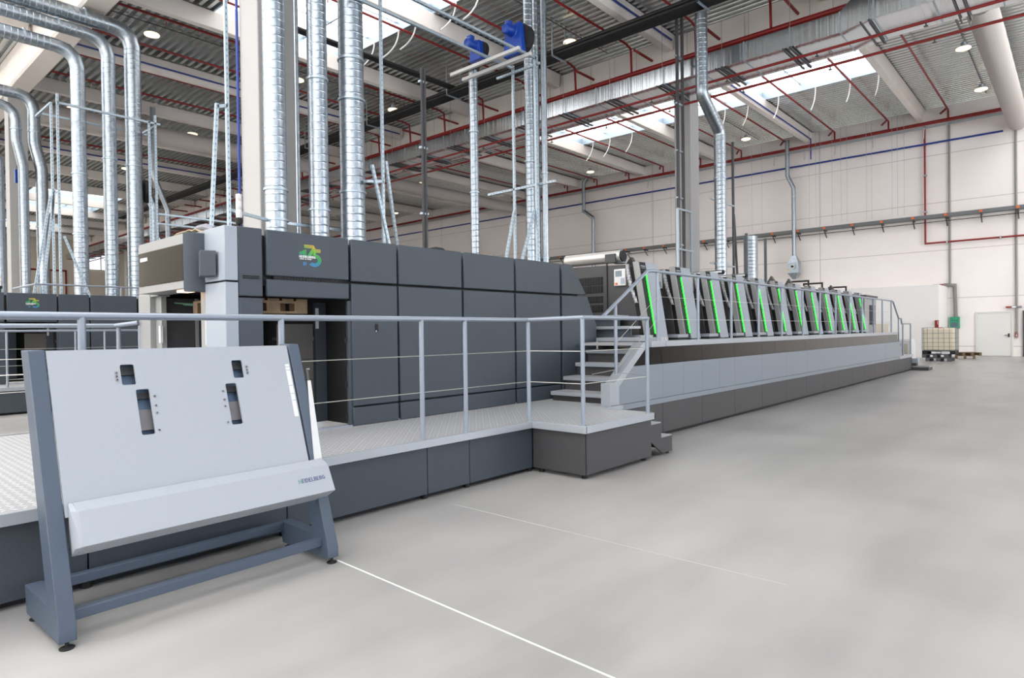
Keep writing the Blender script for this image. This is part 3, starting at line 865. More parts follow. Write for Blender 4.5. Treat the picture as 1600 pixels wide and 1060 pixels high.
    # letters are laid out in world x/z
    mb.build('emblem_lettering', M_text_white, t, smooth=False)
    # portal interior
    MB().box(3.40, 6.25, .56, 3.80, 6.29, 1.62).build('pile_guard', mat('guard plate brown grey', (96, 92, 88), .6, noise=(200, .15)), t)
    mb = MB()
    for zz in (.83, 1.02, 1.24): mb.box(3.40, 6.244, zz, 3.80, 6.252, zz + .004)
    mb.build('guard_joints', M_black, t)
    MB().box(3.80, 6.20, .56, 3.93, 6.24, 1.85).build('inner_jamb', M_dark, t)
    MB().box(3.872, 5.70, .56, 3.93, 5.73, 1.85).build('jamb_edge', M_dark, t)
    mb = MB()
    for zz in (.62, .96, 1.2, 1.42): mb.box(3.845, 5.72, zz, 3.865, 5.74, zz + .05)
    mb.build('hinge', M_black, t)
    for zz in (1.70, 1.57): MB().box(3.80, 6.19, zz, 3.835, 6.20, zz + .09).build('sensor_plate', M_white, t)
    MB().box(2.95, 6.3, 0.56, 3.93, 6.34, 0.60).build('inner_floor', M_black, t)
    # end face portal (x = 2.6): rear pillar, inner doors
    MB().box(2.592, 7.46, .55, 2.72, 7.79, 1.96).build('rear_pillar', M_greyw, t, bevel=.006)
    MB().box(2.65, 7.30, .55, 2.70, 7.46, 1.93).build('pillar_lining', mat('lining grey', (146, 146, 144), .5), t)
    MB().box(2.70, 7.36, .56, 3.02, 7.40, 1.92).build('inner_door', M_dark2, t, bevel=.004)
    MB().box(3.05, 7.36, .56, 3.46, 7.40, 1.92).build('inner_door', M_dark, t, bevel=.004)
    MB().box(3.02, 7.34, .56, 3.05, 7.37, 1.92).build('door_strip', M_greyw, t)
    MB().box(2.64, 6.10, .55, 2.70, 6.30, 1.93).build('pillar_lining', mat('lining grey', (146, 146, 144), .5), t)
    MB().box(2.63, 6.14, 1.42, 2.645, 6.19, 1.72).build('sensor_plate', M_white, t)
    MB().box(2.63, 7.28, 1.44, 2.655, 7.33, 1.62).build('sensor_plate', M_white, t)
    MB().cyl((3.9, 6.4, 1.46), (3.9, 7.3, 1.46), .018, 8).build('inner_rail', M_steel, t)
    mb = MB(); mb.tube([(2.75, 7.2, 1.86), (2.8, 6.6, 1.82), (3.2, 6.2, 1.80)], .007, 6); mb.tube([(2.72, 6.9, 1.83), (2.85, 6.5, 1.80), (3.1, 6.3, 1.84)], .007, 6)
    mb.build('air_hose', mat('hose green', (60, 100, 82), .4), t)
    # hood over the pile with gloss front
    h = MB()
    h.prism([(2.432, 6.17), (2.50, 6.10), (2.62, 6.08), (2.62, 6.18)], 'z', 1.915, 2.457)
    h.build('hood_end', M_dark, t, bevel=.004)
    MB().box(2.440, 6.18, 2.355, 2.75, 7.30, 2.452).build('hood_top_rail', M_greyw, t, bevel=.004)
    MB().box(2.60, 6.08, 2.452, 2.80, 7.79, 2.487).build('hood_roof', M_greyw, t, bevel=.004)
    MB().box(2.440, 6.18, 1.945, 2.70, 7.30, 2.02).build('hood_bottom_rail', M_greyw, t, bevel=.004)
    MB().box(2.435, 6.18, 2.02, 2.47, 7.29, 2.355).build('hood_glass', M_gloss, t)
    mb = MB(); lettering(mb, 'HEIDELBERG', 0, 0, .035, lambda u, v, d: (2.434 - d, 7.24 - u, 2.27 + v), .2, .2)
    mb.build('hood_lettering', M_text_white, t, smooth=False)
    MB().box(2.60, 7.25, 1.93, 2.72, 7.79, 2.44).build('hood_cheek', M_greyw, t, bevel=.004)
    MB().box(2.50, 6.22, 1.925, 2.60, 6.50, 1.944).build('work_light', M_bulb, t)
    h = MB().prism([(2.46, 5.875), (2.57, 5.80), (2.582, 5.98), (2.52, 6.05)], 'z', 2.04, 2.27).build('screen_box', M_dark, t, bevel=.005)
    # signal lamp on the roof
    mb = MB(); mb.cyl((2.98, 6.2, 2.46), (2.98, 6.2, 2.62), .012, 8)
    b = mb.build('beacon_stem', M_rubber, t)
    MB().lathe([(.03, 2.60), (.034, 2.63), (.03, 2.66)], (2.98, 6.2, 0), 'z', 14).build('beacon_base', M_rubber, b)
    MB().lathe([(.028, 2.66), (.03, 2.665), (.03, 2.735), (.027, 2.74), (.03, 2.745), (.03, 2.82), (.027, 2.825), (.03, 2.83), (.03, 2.89), (.005, 2.90)], (2.98, 6.2, 0), 'z', 14).build('beacon_lens', mat('beacon lens', (210, 208, 206), .2), b)
    return t
delivery = build_delivery()
far_delivery = dup(delivery, (0.15, 11.4, 0), 'dark grey delivery end of the far printing press at the left edge, with small emblem')
for a, b in ((3.50, 3.68), (3.84, 4.02)):
    MB().box(a, 17.22, .56, b, 17.26, 1.86).build('pile_column', M_greyw, far_delivery)
mb = MB()
for z in (.80, .98, 1.16, 1.34, 1.55): mb.box(3.14, 17.06, z, 3.49, 17.075, z + .022)
each(mb, 'light_slat', M_greyw, far_delivery)
# odds and ends lying on top of the near delivery
mb = MB(); n = 14; vs = []; fs = []
for i in range(n):
    for j in range(5):
        vs.append((2.66 + .10 * j, 6.15 + .075 * i, 2.50 + .022 * random.random() + .05 * math.sin(i * .22) ** 2))
for i in range(n - 1):
    for j in range(4): fs.append((i * 5 + j, i * 5 + j + 1, (i + 1) * 5 + j + 1, (i + 1) * 5 + j))
mb.add(vs, fs); o = mb.build('plastic_sheet', M_sheetplastic); o.modifiers.new('thick', 'SOLIDIFY').thickness = .012
tag(o, 'crumpled brown plastic sheet lying on the hood of the near press', 'sheet')
o = MB().tube([(2.72, 6.15, 2.51), (2.72, 6.35, 2.56), (2.74, 6.55, 2.57), (2.76, 6.75, 2.52)], .035, 8).build('grey_hose', mat('hose grey', (120, 122, 132), .5)); tag(o, 'short grey hose on top of the near press hood', 'hose')
o = MB().lathe([(.005, 2.45), (.14, 2.46), (.16, 2.52), (.10, 2.58), (.01, 2.60)], (5.5, 6.15, 0), 'z', 16).build('black_cap', M_rubber); tag(o, 'small black cap on top of the near press', 'cap')
o = MB().box(5.98, 6.1, 2.44, 6.12, 6.3, 2.57).build('green_box', mat('dull green', (70, 100, 70), .6), bevel=.01); tag(o, 'small dull green box on top of the near press', 'box')
mb = MB()
for k in range(9):
    a = Vector((6.3 + .06 * k, 6.2 + .1 * random.random(), 2.46)); mb.tube([a, a + Vector((.05, .05, .09 + .03 * random.random())), a + Vector((.13, .02, .04))], .02, 6)
o = mb.build('tangled_hose', mat('hose mottled', (110, 124, 112), .5)); tag(o, 'tangle of grey green hoses on top of the near press', 'hose')

# pallet hanging in the delivery portal
def pallet(t, x0, y0, z0, lx, ly, m, h=.144):
    mb = MB()
    for k in range(5): mb.box(x0 + k * (lx - .12) / 4, y0, z0 + h - .022, x0 + k * (lx - .12) / 4 + .12, y0 + ly, z0 + h)
    mb.build('top_boards', m, t)
    for k in range(3):
        for q in range(3):
            a = x0 + q * (lx - .14) / 2; b = y0 + k * (ly - .10) / 2
            MB().box(a, b, z0 + .022, a + .14, b + .10, z0 + h - .044).build('block', m, t)
    mb = MB()
    for k in range(3):
        b = y0 + k * (ly - .10) / 2
        mb.box(x0, b, z0, x0 + lx, b + .10, z0 + .022); mb.box(x0, b, z0 + h - .044, x0 + lx, b + .10, z0 + h - .022)
    mb.build('runner_boards', m, t)
t = thing('wooden_pallet', 'wooden pallet hanging in the open portal of the near press', 'pallet', (3.1, 5.85, 1.70))
pallet(t, 2.76, 5.82, 1.715, .72, .95, M_wood2)

# ------------------------------------------------------------------ platform in front of the delivery
def build_platform():
    t = thing('press_platform', 'checker plate platform with dark skirting in front of the near press', 'platform', (1.6, 4.43, 0))
    TX0, TX1 = -4.0, 7.15
    mb = MB(); mb.box(TX0, 4.44, .50, TX1, 5.68, .541); mb.box(TX0, 5.68, .50, 2.58, 8.08, .541)
    mb.build('tread_plate', M_tread, t, smooth=False)
    mb = MB(); mb.box(TX0, 4.405, .475, 5.30, 4.445, .546); mb.box(TX0, 8.08, .475, 2.6, 8.11, .546)
    mb.build('edge_trim', M_trim, t, bevel=.003)
    xs = [-4.0, -2.6, -1.3, -0.1, 1.181, 2.466, 3.843, 4.380, 5.33]
    for a, b in zip(xs[:-1], xs[1:]):
        MB().box(a + .004, 4.45, .045, b - .004, 4.48, .472).build('skirt_panel', M_dark, t, bevel=.003)
    mb = MB(); mb.box(TX0, 4.52, 0, 5.6, 4.60, .45); mb.box(TX0, 7.9, 0.0, 2.58, 8.0, .5)
    mb.build('inner_frame', M_black, t)
    for x in xs[4:]: MB().cyl((x, 4.50, 0), (x, 4.50, .05), .03, 10).build('levelling_foot', M_rubber, t)
    return t
platform = build_platform()
far_platform = dup(platform, (0.15, 11.42, 0), 'checker plate platform with dark skirting in front of the far press at left')
# landing box that sticks out at the stairs
t = thing('stair_landing', 'square checker plate landing box sticking out below the stairs', 'platform', (5.95, 4.1, 0))
mb = MB(); mb.box(5.30, 3.74, .50, 6.66, 4.445, .546); mb.build('tread_plate', M_tread, t, smooth=False)
mb = MB(); mb.box(5.29, 3.715, .475, 6.68, 3.745, .552); mb.box(5.28, 3.715, .475, 5.305, 4.44, .552); mb.box(6.655, 3.715, .475, 6.68, 4.44, .552)
mb.box(6.66, 4.40, .47, 7.06, 4.45, .55)
mb.build('edge_trim', M_trim, t, bevel=.003)
MB().box(5.325, 3.765, .045, 5.345, 4.44, .472).build('skirt_panel', M_dark2, t, bevel=.003)
MB().box(5.350, 3.75, .045, 6.625, 3.775, .472).build('skirt_panel', M_dark2, t, bevel=.003)
MB().box(6.625, 3.755, .045, 6.65, 4.44, .472).build('skirt_panel', M_dark2, t, bevel=.003)
for x, y in ((5.40, 3.82), (6.58, 3.82), (5.38, 4.36), (6.6, 4.36)): MB().cyl((x, y, 0), (x, y, .05), .03, 10).build('levelling_foot', M_rubber, t)
# small two-step unit on the right side of the landing
t = thing('step_unit', 'small dark two-step unit at the right end of the landing box', 'steps', (7.0, 4.0, 0))
prof = [(6.655, .395), (6.93, .395), (6.93, .215), (7.20, .215), (7.20, .03), (6.95, .03), (6.70, .19), (6.655, .19)]
for y in (3.78, 4.33): MB().prism(prof, 'y', y, y + .02).build('side_cheek', M_dark2, t)
MB().box(6.655, 3.785, .385, 6.94, 4.345, .405).build('tread', M_tread, t); MB().box(6.93, 3.785, .205, 7.21, 4.345, .225).build('tread', M_tread, t)
MB().box(6.91, 3.80, .22, 6.93, 4.33, .39).build('riser', M_dark2, t); MB().box(7.18, 3.80, .04, 7.20, 4.33, .21).build('riser', M_dark2, t)
for y in (3.82, 4.30): MB().cyl((7.15, y, 0), (7.15, y, .04), .02, 8).build('levelling_foot', M_rubber, t)

# ------------------------------------------------------------------ railings
def railing(name, label, path, posts, wires=(), r=.0235, group=None, base_z=.546, wr=.004):
    t = thing(name, label, 'railing', (posts[0][0], posts[0][1], base_z), group)
    MB().tube(path, r, 14).build('top_rail', M_rail, t)
    for p in posts:
        z0 = p[2] if len(p) > 2 else base_z
        z1 = p[3] if len(p) > 3 else path[0][2]
        MB().tube([(p[0], p[1], z0), (p[0], p[1], z1)], .0225, 12).build('post', M_rail, t)
    for w in wires:
        MB().tube(w, wr, 6).build('wire', M_wire, t)
    return t
RZ = 1.632
ps = [(-2.6, 4.455), (-1.3, 4.455), (0.0, 4.455), (1.172, 4.455), (2.446, 4.455), (3.798, 4.455), (4.343, 4.455), (5.288, 4.455), (5.335, 3.78), (6.622, 3.78)]
railing('platform_railing', 'silver grey railing along the front edge of the near platform', [(-4, 4.455, RZ), (5.285, 4.455, RZ), (5.335, 3.78, RZ + .01), (6.645, 3.78, RZ + .01)], ps,
        [[(-4, 4.455, z), (5.288, 4.455, z), (5.335, 3.78, z), (6.622, 3.78, z), (7.05, 4.45, z)] for z in (1.30, .97)])
railing('platform_railing', 'grey railing at the rear edge of the near platform, behind the white stand', [(-4, 7.95, RZ), (2.40, 7.95, RZ), (2.57, 7.75, RZ + .03)], [(-1.2, 7.95), (0.4, 7.95), (2.44, 7.95), (2.60, 7.78)],
        [[(-4, 7.95, z), (2.44, 7.95, z)] for z in (1.30, .97)])
railing('platform_railing', 'grey railing along the far press platform at the left edge', [(-1, 15.87, RZ + .03), (2.7, 15.87, RZ + .03), (5.4, 15.87, RZ + .03)], [(2.9, 15.87), (4.06, 15.87), (4.6, 15.87), (5.38, 15.87)],
        [[(-1, 15.87, z), (5.4, 15.87, z)] for z in (1.30, .97)])
railing('roof_railing', 'thin grey railing behind the far press, above its top edge', [(4.1, 21.5, 2.86), (4.27, 20.0, 2.9), (7.6, 20.0, 2.9)], [(4.37, 20.0, 0, 2.9), (5.26, 20.0, 0, 2.9), (6.22, 20.0, 0, 2.9)], base_z=0)
# ------------------------------------------------------------------ press base, walkway and stairs
t = thing('printing_press', 'long dark plinth of the near press with light grey belt and black gloss band', 'press base', (16, 4.47, 0))
bx = [7.02, 8.237, 9.508, 10.77, 12.035, 13.31, 14.588, 15.825, 17.05, 18.26, 19.49, 20.72, 21.96, 23.15, 24.86, 26.0]
for a, b in zip(bx[:-1], bx[1:]):
    MB().box(a + .003, 4.465, .055, b - .003, 4.50, .472).build('plinth_panel', M_dark2, t, bevel=.003)
MB().box(7.0, 4.53, 0, 25.95, 4.6, .45).build('plinth_frame', M_black, t)
MB().box(7.07, 4.457, .474, 23.95, 4.48, .547).build('belt_strip', M_belt, t, bevel=.003)
for a, b in zip(bx[:-2], bx[1:-1]):
    if a < 7.1:
        MB().prism([(7.07, .552), (b - .002, .552), (b - .002, 1.03), (7.42, 1.03), (7.09, .80), (7.07, .79)], 'y', 4.455, 4.48).build('belt_panel', M_belt, t, bevel=.003)
    elif a > 23.0:
        MB().prism([(a + .002, .552), (24.3, .552), (24.25, .8), (23.95, 1.03), (a + .002, 1.03)], 'y', 4.455, 4.48).build('belt_panel', M_belt, t, bevel=.003)
    elif 9 < a < 9.6 or a < 8.4:
        c = (a + b) / 2
        for q0, q1 in ((a, c), (c, b)): MB().box(q0 + .002, 4.455, .552, q1 - .002, 4.48, 1.03).build('belt_panel', M_belt, t, bevel=.003)
    else:
        MB().box(a + .002, 4.455, .552, b - .002, 4.48, 1.03).build('belt_panel', M_belt, t, bevel=.003)
gx = [7.42, 8.24, 8.882, 9.529, 10.792, 12.058, 12.723, 14.53, 15.8, 17.05, 18.3, 19.5, 20.7, 21.9, 23.75]
for a, b in zip(gx[:-1], gx[1:]):
    if a < 7.5: MB().prism([(7.44, 1.034), (b - .003, 1.034), (b - .003, 1.27), (7.78, 1.27)], 'y', 4.475, 4.49).build('gloss_panel', M_gloss, t)
    else: MB().hexa([(a + .003, 4.470, 1.034), (b - .003, 4.470, 1.034), (b - .003, 4.49, 1.034), (a + .003, 4.49, 1.034), (a + .003, 4.478, 1.27), (b - .003, 4.478, 1.27), (b - .003, 4.495, 1.27), (a + .003, 4.495, 1.27)]).build('gloss_panel', M_gloss, t)
MB().box(8.5, 4.50, .47, 23.8, 5.2, 1.27).build('inner_body', M_black, t)
t2 = thing('walkway', 'long walkway with light grey edge running beside the printing towers', 'walkway', (15.7, 4.9, 1.27))
MB().box(7.90, 4.435, 1.272, 8.30, 4.52, 1.352).build('edge_profile', M_trim, t2, bevel=.004)
MB().box(8.31, 4.435, 1.272, 23.58, 4.52, 1.352).build('edge_profile', M_trim, t2, bevel=.004)
MB().box(7.95, 4.52, 1.29, 23.6, 5.6, 1.335).build('tread_plate', M_tread, t2, smooth=False)
# stairs
t = thing('staircase', 'staircase with checker plate treads climbing from the landing to the walkway', 'staircase', (7.5, 5.0, .54))
for i, (x, z) in enumerate(((7.20, .662), (7.50, .855), (7.80, 1.04), (8.08, 1.225), (8.36, 1.400))):
    MB().box(x + .012, 4.62, z - .05, x + .36, 5.66, z).build('tread', M_tread, t)
    MB().box(x - .004, 4.62, z - .055, x + .012, 5.66, z + .001).build('nosing', M_trim, t, bevel=.003)
    MB().box(x + .045, 4.64, z - .20, x + .07, 5.66, z - .05).build('riser', M_dark2, t)
for x, z, y0 in ((8.63, 1.575, 5.23), (8.92, 1.760, 5.62)):
    MB().box(x + .012, y0, z - .04, x + .34, 7.0, z).build('tread', M_tread, t)
    MB().box(x - .004, y0, z - .045, x + .012, 7.0, z + .001).build('nosing', M_trim, t, bevel=.003)
    MB().box(x + .04, y0, z - .20, x + .07, 7.0, z - .04).build('riser', M_dark, t)
prof = [(6.88, .55), (6.88, .84), (6.99, .84), (7.70, 1.345), (7.78, 1.345), (7.78, 1.27), (7.08, .79), (7.08, .55)]
MB().prism(prof, 'y', 4.45, 4.60).build('stringer', M_trim, t, bevel=.004)
MB().box(6.86, 4.45, .545, 7.1, 4.60, .56).build('stringer_foot', M_trim, t)
# walkway railing
px = [8.19, 9.465, 10.729, 11.967, 13.19, 14.48, 15.70, 16.93, 18.20, 19.43, 20.74, 21.82, 23.02]
WZ = 2.335
posts = [(7.152, 4.54, .83, 1.845)] + [(x, 4.50, 1.35, WZ) for x in px] + [(24.07, 4.5, .83, 1.80), (24.72, 4.5, .56, 1.62), (26.0, 4.5, .56, 1.62)]
path = [(6.40, 4.54, 1.665), (6.84, 4.54, 1.675), (7.945, 4.52, 2.325), (8.05, 4.50, WZ), (23.10, 4.50, WZ), (23.3, 4.5, 2.30), (24.05, 4.5, 1.80), (24.45, 4.5, 1.79), (24.55, 4.5, 1.62), (26.02, 4.5, 1.62)]
railing('walkway_railing', 'long silver grey railing along the walkway in front of the printing towers', path, posts,
        [[(7.152, 4.54, 1.34), (8.19, 4.5, 1.98), (23.02, 4.5, 1.98)], [(6.6, 4.54, .97), (7.152, 4.54, 1.0), (8.19, 4.5, 1.66), (23.02, 4.5, 1.66)]], base_z=1.35, wr=.003)
# end deck and steps at the far end
t = thing('end_deck', 'low grey deck with dark sides at the far end of the press', 'platform', (25, 4.6, 0))
MB().box(23.9, 4.44, .47, 26.05, 5.4, .56).build('deck_plate', M_trim, t)
MB().box(25.97, 4.47, .05, 26.0, 5.4, .47).build('side_panel', M_grey, t)
t = thing('end_steps', 'pair of low steps at the far end of the press', 'steps', (26.4, 4.4, 0))
MB().box(26.05, 4.3, .25, 26.42, 5.2, .41).build('upper_step', M_grey, t, bevel=.006)
MB().box(26.08, 4.35, 0, 26.40, 5.2, .25).build('upper_base', M_dark2, t)
MB().box(26.0, 3.95, .10, 26.8, 4.46, .15).build('lower_step', M_greyw, t, bevel=.006)
MB().box(26.03, 3.98, .0, 26.77, 4.46, .10).build('lower_base', M_dark2, t)

# ------------------------------------------------------------------ printing units with slanted operator towers
PITCH = 1.2365
UX = 9.252
def lean(z): return 5.22 + (z - 1.35) * .163
def slab(x0, x1, d0, d1, z0, z1):
    """board following the lean of the tower; d = depth behind the front plane"""
    return [(x0, lean(z0) + d0, z0), (x1, lean(z0) + d0, z0), (x1, lean(z0) + d1, z0), (x0, lean(z0) + d1, z0),
            (x0, lean(z1) + d0, z1), (x1, lean(z1) + d0, z1), (x1, lean(z1) + d1, z1), (x0, lean(z1) + d1, z1)]
def foil(t, x, y0, y1, z0, z1):
    mb = MB(); rings = []
    for k in range(41):
        q = k / 40; z = z0 + (z1 - z0) * q; y = y0 + (y1 - y0) * q ** 1.6
        r = .023 * (1 + .12 * math.sin(k * 2.1)) * (1.15 - .3 * abs(q - .35))
        c = Vector((x + .004 * math.sin(k * 1.1), y, z))
        rings.append([c + Vector((math.cos(a * PI / 5) * r, math.sin(a * PI / 5) * r * (1.2 + .3 * math.sin(a * 3 + k)), .008 * math.sin(a * 2 + k))) for a in range(10)])
    mb.rings(rings); return mb.build('foil_hose', M_foil, t)
def build_unit(i):
    x = UX
    place = ['first from the stairs', 'second from the stairs', 'third from the stairs', 'fourth from the stairs', 'fifth from the stairs', 'sixth from the stairs', 'seventh from the stairs',
             'sixth from the far end', 'fifth from the far end', 'fourth from the far end', 'third from the far end', 'second from the far end'][i]
    t = thing('printing_unit', 'printing unit with slanted grey tower and green light strip, ' + place, 'printing unit', (x, 5.6, 1.33), 'printing units along the walkway')
    mb = MB(); mb.prism([(5.42, 1.34), (5.60, 2.60), (7.9, 2.66), (7.9, 1.34)], 'x', x + .02, x + .86)
    mb.box(x + .86, 5.75, 1.34, x + PITCH, 7.9, 2.45)
    mb.build('housing', M_dark2, t, bevel=.01)
    MB().hexa(slab(x, x + .03, 0.0, .105, 1.35, 2.635)).build('tower_side', M_greyw, t, bevel=.003)
    MB().hexa(slab(x + .03, x + .225, .012, .03, 1.37, 2.46)).build('tower_glass', M_greenglass, t)
    MB().hexa(slab(x + .225, x + .60, 0.0, .06, 1.35, 2.635)).build('front_panel', M_grey, t, bevel=.004)
    s = MB().hexa(slab(x + .03, x + .225, .0, .03, 2.47, 2.63)).build('sign_plate', M_black if i % 4 else M_rubber, t)
    mb = MB(); mb.hexa(slab(x + .06, x + .20, -.002, .0, 2.555, 2.575)); mb.hexa(slab(x + .07, x + .19, -.002, .0, 2.53, 2.54)); mb.build('sign_marking', M_greyw, s)
    MB().hexa(slab(x + .194, x + .208, -.004, .012, 1.45, 2.45)).build('light_strip', M_led, t)
    MB().hexa(slab(x + .03, x + .225, .002, .02, 1.925, 1.945)).build('glass_handle', M_black, t)
    MB().hexa(slab(x + .03, x + .60, .06, .10, 2.60, 2.64)).build('tower_cap', M_grey, t)
    MB().hexa(slab(x + .04, x + .58, .10, .2, 1.36, 2.55)).build('tower_core', M_black, t)
    foil(t, x - .028, 5.62, 5.45, 2.60, 1.96)
    MB().box(x - .40, 5.16, 1.375, x - .02, 5.42, 1.43).build('step_plate', M_trim, t, bevel=.004)
    MB().box(x - .38, 5.18, 1.335, x - .02, 5.42, 1.375).build('step_base', M_black, t)
    if i: MB().box(x - .30, 5.75, 2.50, x + .05, 7.6, 2.58).build('gap_cover', M_dark2, t, bevel=.01)
    return t
def control_panel(t, x, y0=5.664, y1=5.884, z0=2.255, z1=2.535):
    p = MB().box(x - .035, y0, z0, x + .01, y1, z1).build('control_panel', M_white, t, bevel=.006)
    MB().box(x - .042, y0 + .07, z0 + .155, x - .034, y0 + .19, z0 + .25).build('panel_screen', M_screen, p)
    MB().cyl((x - .06, y1 - .05, z0 + .035), (x - .03, y1 - .05, z0 + .035), .02, 12).build('stop_button', M_orange, p)
    MB().box(x - .045, y0 + .02, z0 + .03, x - .034, y0 + .085, z0 + .125).build('panel_tray', M_grey, p)
units = []
for i in range(12):
    base = build_unit(i)                      # built once per tower so each can carry its own extras
    if i in (0, 1, 2): control_panel(base, UX + .02)
    if i == 0:
        mb = MB()
        mb.box(UX + .0, 6.03, 1.4, UX + .02, 6.045, 2.66); mb.build('panel_seam', M_black, base)
        for z0, z1 in ((2.30, 2.43), (2.165, 2.28), (2.00, 2.10), (1.84, 1.95)):
            v = MB().box(UX + .004, 6.13, z0, UX + .022, 6.64 if z0 > 2.1 else 6.5, z1).build('vent_grille', M_black, base)
            mb = MB()
            for k in range(9): mb.box(UX - .004, 6.15 + .054 * k, z0, UX + .006, 6.163 + .054 * k, z1)
            mb.build('vent_bars', M_louver, v)
        MB().lathe([(.10, 2.65), (.13, 2.80), (.135, 2.82), (.01, 2.82)], (9.45, 5.9, 0), 'z', 16).build('grey_bucket', M_grey, base)
        MB().prism([(5.78, 2.65), (5.95, 2.65), (5.86, 2.78)], 'x', 9.72, 9.82).build('dark_wedge', M_dark2, base)
    if i in (0, 3, 4):
        r = .105 if i == 0 else .05
        y0 = 5.80 if i == 0 else 5.66
        rl = MB().cyl((UX + .12, y0, 2.66 + r), (UX + .12, 6.95 if i == 0 else 7.2, 2.66 + r), r, 24).build('cover_roll', M_steel if i else mat('roll cover silver', (196, 192, 188), .35, metal=.5), base)
        MB().cyl((UX + .12, y0 - .03, 2.66 + r), (UX + .12, y0 + .01, 2.66 + r), r * .92, 20).build('roll_end', M_rubber, rl)
        if i == 0: MB().box(UX - .02, 5.86, 2.65, UX + .06, 6.06, 2.80).build('roll_bracket', M_dark2, rl, bevel=.006)
    if i in (7, 8, 10):
        MB().tube([(UX + .62, 5.6, 2.55), (UX + .62, 5.6, 2.80), (UX + .62, 6.1, 2.80), (UX + .62, 6.1, 2.74)], .025, 8).build('black_bracket', M_rubber, base)
    if i in (5, 6, 9): MB().prism([(5.6, 2.64), (5.8, 2.64), (5.7, 2.80)], 'x', UX + .55, UX + .66).build('dark_wedge', M_dark2, base)
    base.location.x += PITCH * i
    units.append(base)
# feeder at the end of the row
t = thing('press_feeder', 'grey feeder cabinet with dark window at the far end of the printing towers', 'feeder', (23.9, 6, 1.3))
MB().box(23.25, 5.30, 1.33, 24.75, 7.8, 2.55).build('cabinet', M_greyw, t, bevel=.01)
MB().box(23.2, 5.25, 2.50, 24.8, 7.8, 2.57).build('cabinet_top', M_dark2, t, bevel=.01)
MB().box(23.85, 5.29, 1.60, 24.22, 5.305, 2.25).build('dark_window', M_black, t)
MB().box(24.42, 5.29, 1.60, 24.58, 5.305, 2.25).build('dark_window', M_black, t)
MB().box(24.26, 5.28, 1.55, 24.38, 5.30, 2.5).build('light_post', M_grey, t)
MB().box(23.3, 5.4, 0.56, 24.75, 7.8, 1.33).build('cabinet_foot', M_greyw, t)
o = MB().box(24.8, 5.35, .70, 26.9, 5.40, 1.62).build('feeder_guard', M_beige); o.location.z = .56
o.location.z = .70
tag(o, 'beige guard panel behind the end railing of the press', 'guard panel')
for k, x in enumerate((24.9, 26.8)):
    MB().box(x - .03, 5.36, 0.0, x + .03, 5.39, 0.72).build('guard_leg', M_pole, o)
t = thing('white_machine', 'white auxiliary machine standing behind the end railing of the press', 'machine', (29.5, 5.4, 0))
MB().box(29.0, 5.0, 0, 29.9, 5.9, 1.0).build('body', M_white, t, bevel=.02)
MB().box(28.99, 5.35, .35, 29.0, 5.62, .85).build('side_display', M_screen, t)
MB().box(28.99, 5.12, .25, 29.0, 5.28, .85).build('side_vent', M_beige, t)
MB().box(29.05, 5.05, 1.0, 29.85, 5.85, 1.03).build('lid', M_white, t, bevel=.008)
# ------------------------------------------------------------------ display stand in the foreground (local frame, front edge of the feet at y = 0)
t = thing('display_stand', 'white slanted sheet inspection stand with dark blue-grey side frames in the foreground', 'stand', (0.84, 3.625, 0), None, math.radians(1.1), local=True)
SL = .333
def fy(z): return SL * z          # front plane of the leaning frame
def side(x0, x1):
    prof = [(.035, .035), (fy(.10), .10), (fy(1.44), 1.44), (fy(1.44) + .125, 1.44), (fy(.176) + .155, .176), (.62, .186), (.625, .176), (.60, .04), (.59, .035)]
    o = MB().prism(prof, 'x', x0, x1).build('side_frame', M_leg, t, bevel=.005)
    for y in (.055, .57):
        f = MB().lathe([(.032, 0), (.034, .006), (.02, .012), (.009, .014), (.009, .045)], ((x0 + x1) / 2, y, 0), 'z', 14).build('levelling_foot', M_rubber, o)
    return o
side(.003, .080); side(1.488, 1.567)
def rrect(u0, u1, v0, v1, r=.010, n=4):
    p = []
    for cx, cy, a in ((u1 - r, v1 - r, 0), (u0 + r, v1 - r, 90), (u0 + r, v0 + r, 180), (u1 - r, v0 + r, 270)):
        p += [(cx + r * math.cos(math.radians(a + 90 * k / n)), cy + r * math.sin(math.radians(a + 90 * k / n))) for k in range(n + 1)]
    return p
H = [rrect(.422, .495, 1.233, 1.347), rrect(.486, .557, .952, 1.204), rrect(1.065, 1.134, 1.233, 1.345), rrect(1.002, 1.073, .950, 1.202)]
outer = [(.083, .60), (1.470, .60), (1.470, 1.432), (.083, 1.436)]
# d = depth behind the front plane
pf = lambda u, v, d: (u, fy(v) - .003 + d * .95, v - d * .31)
MB().plate(outer, H, pf, .012).build('display_panel', M_stand, t, smooth=False)
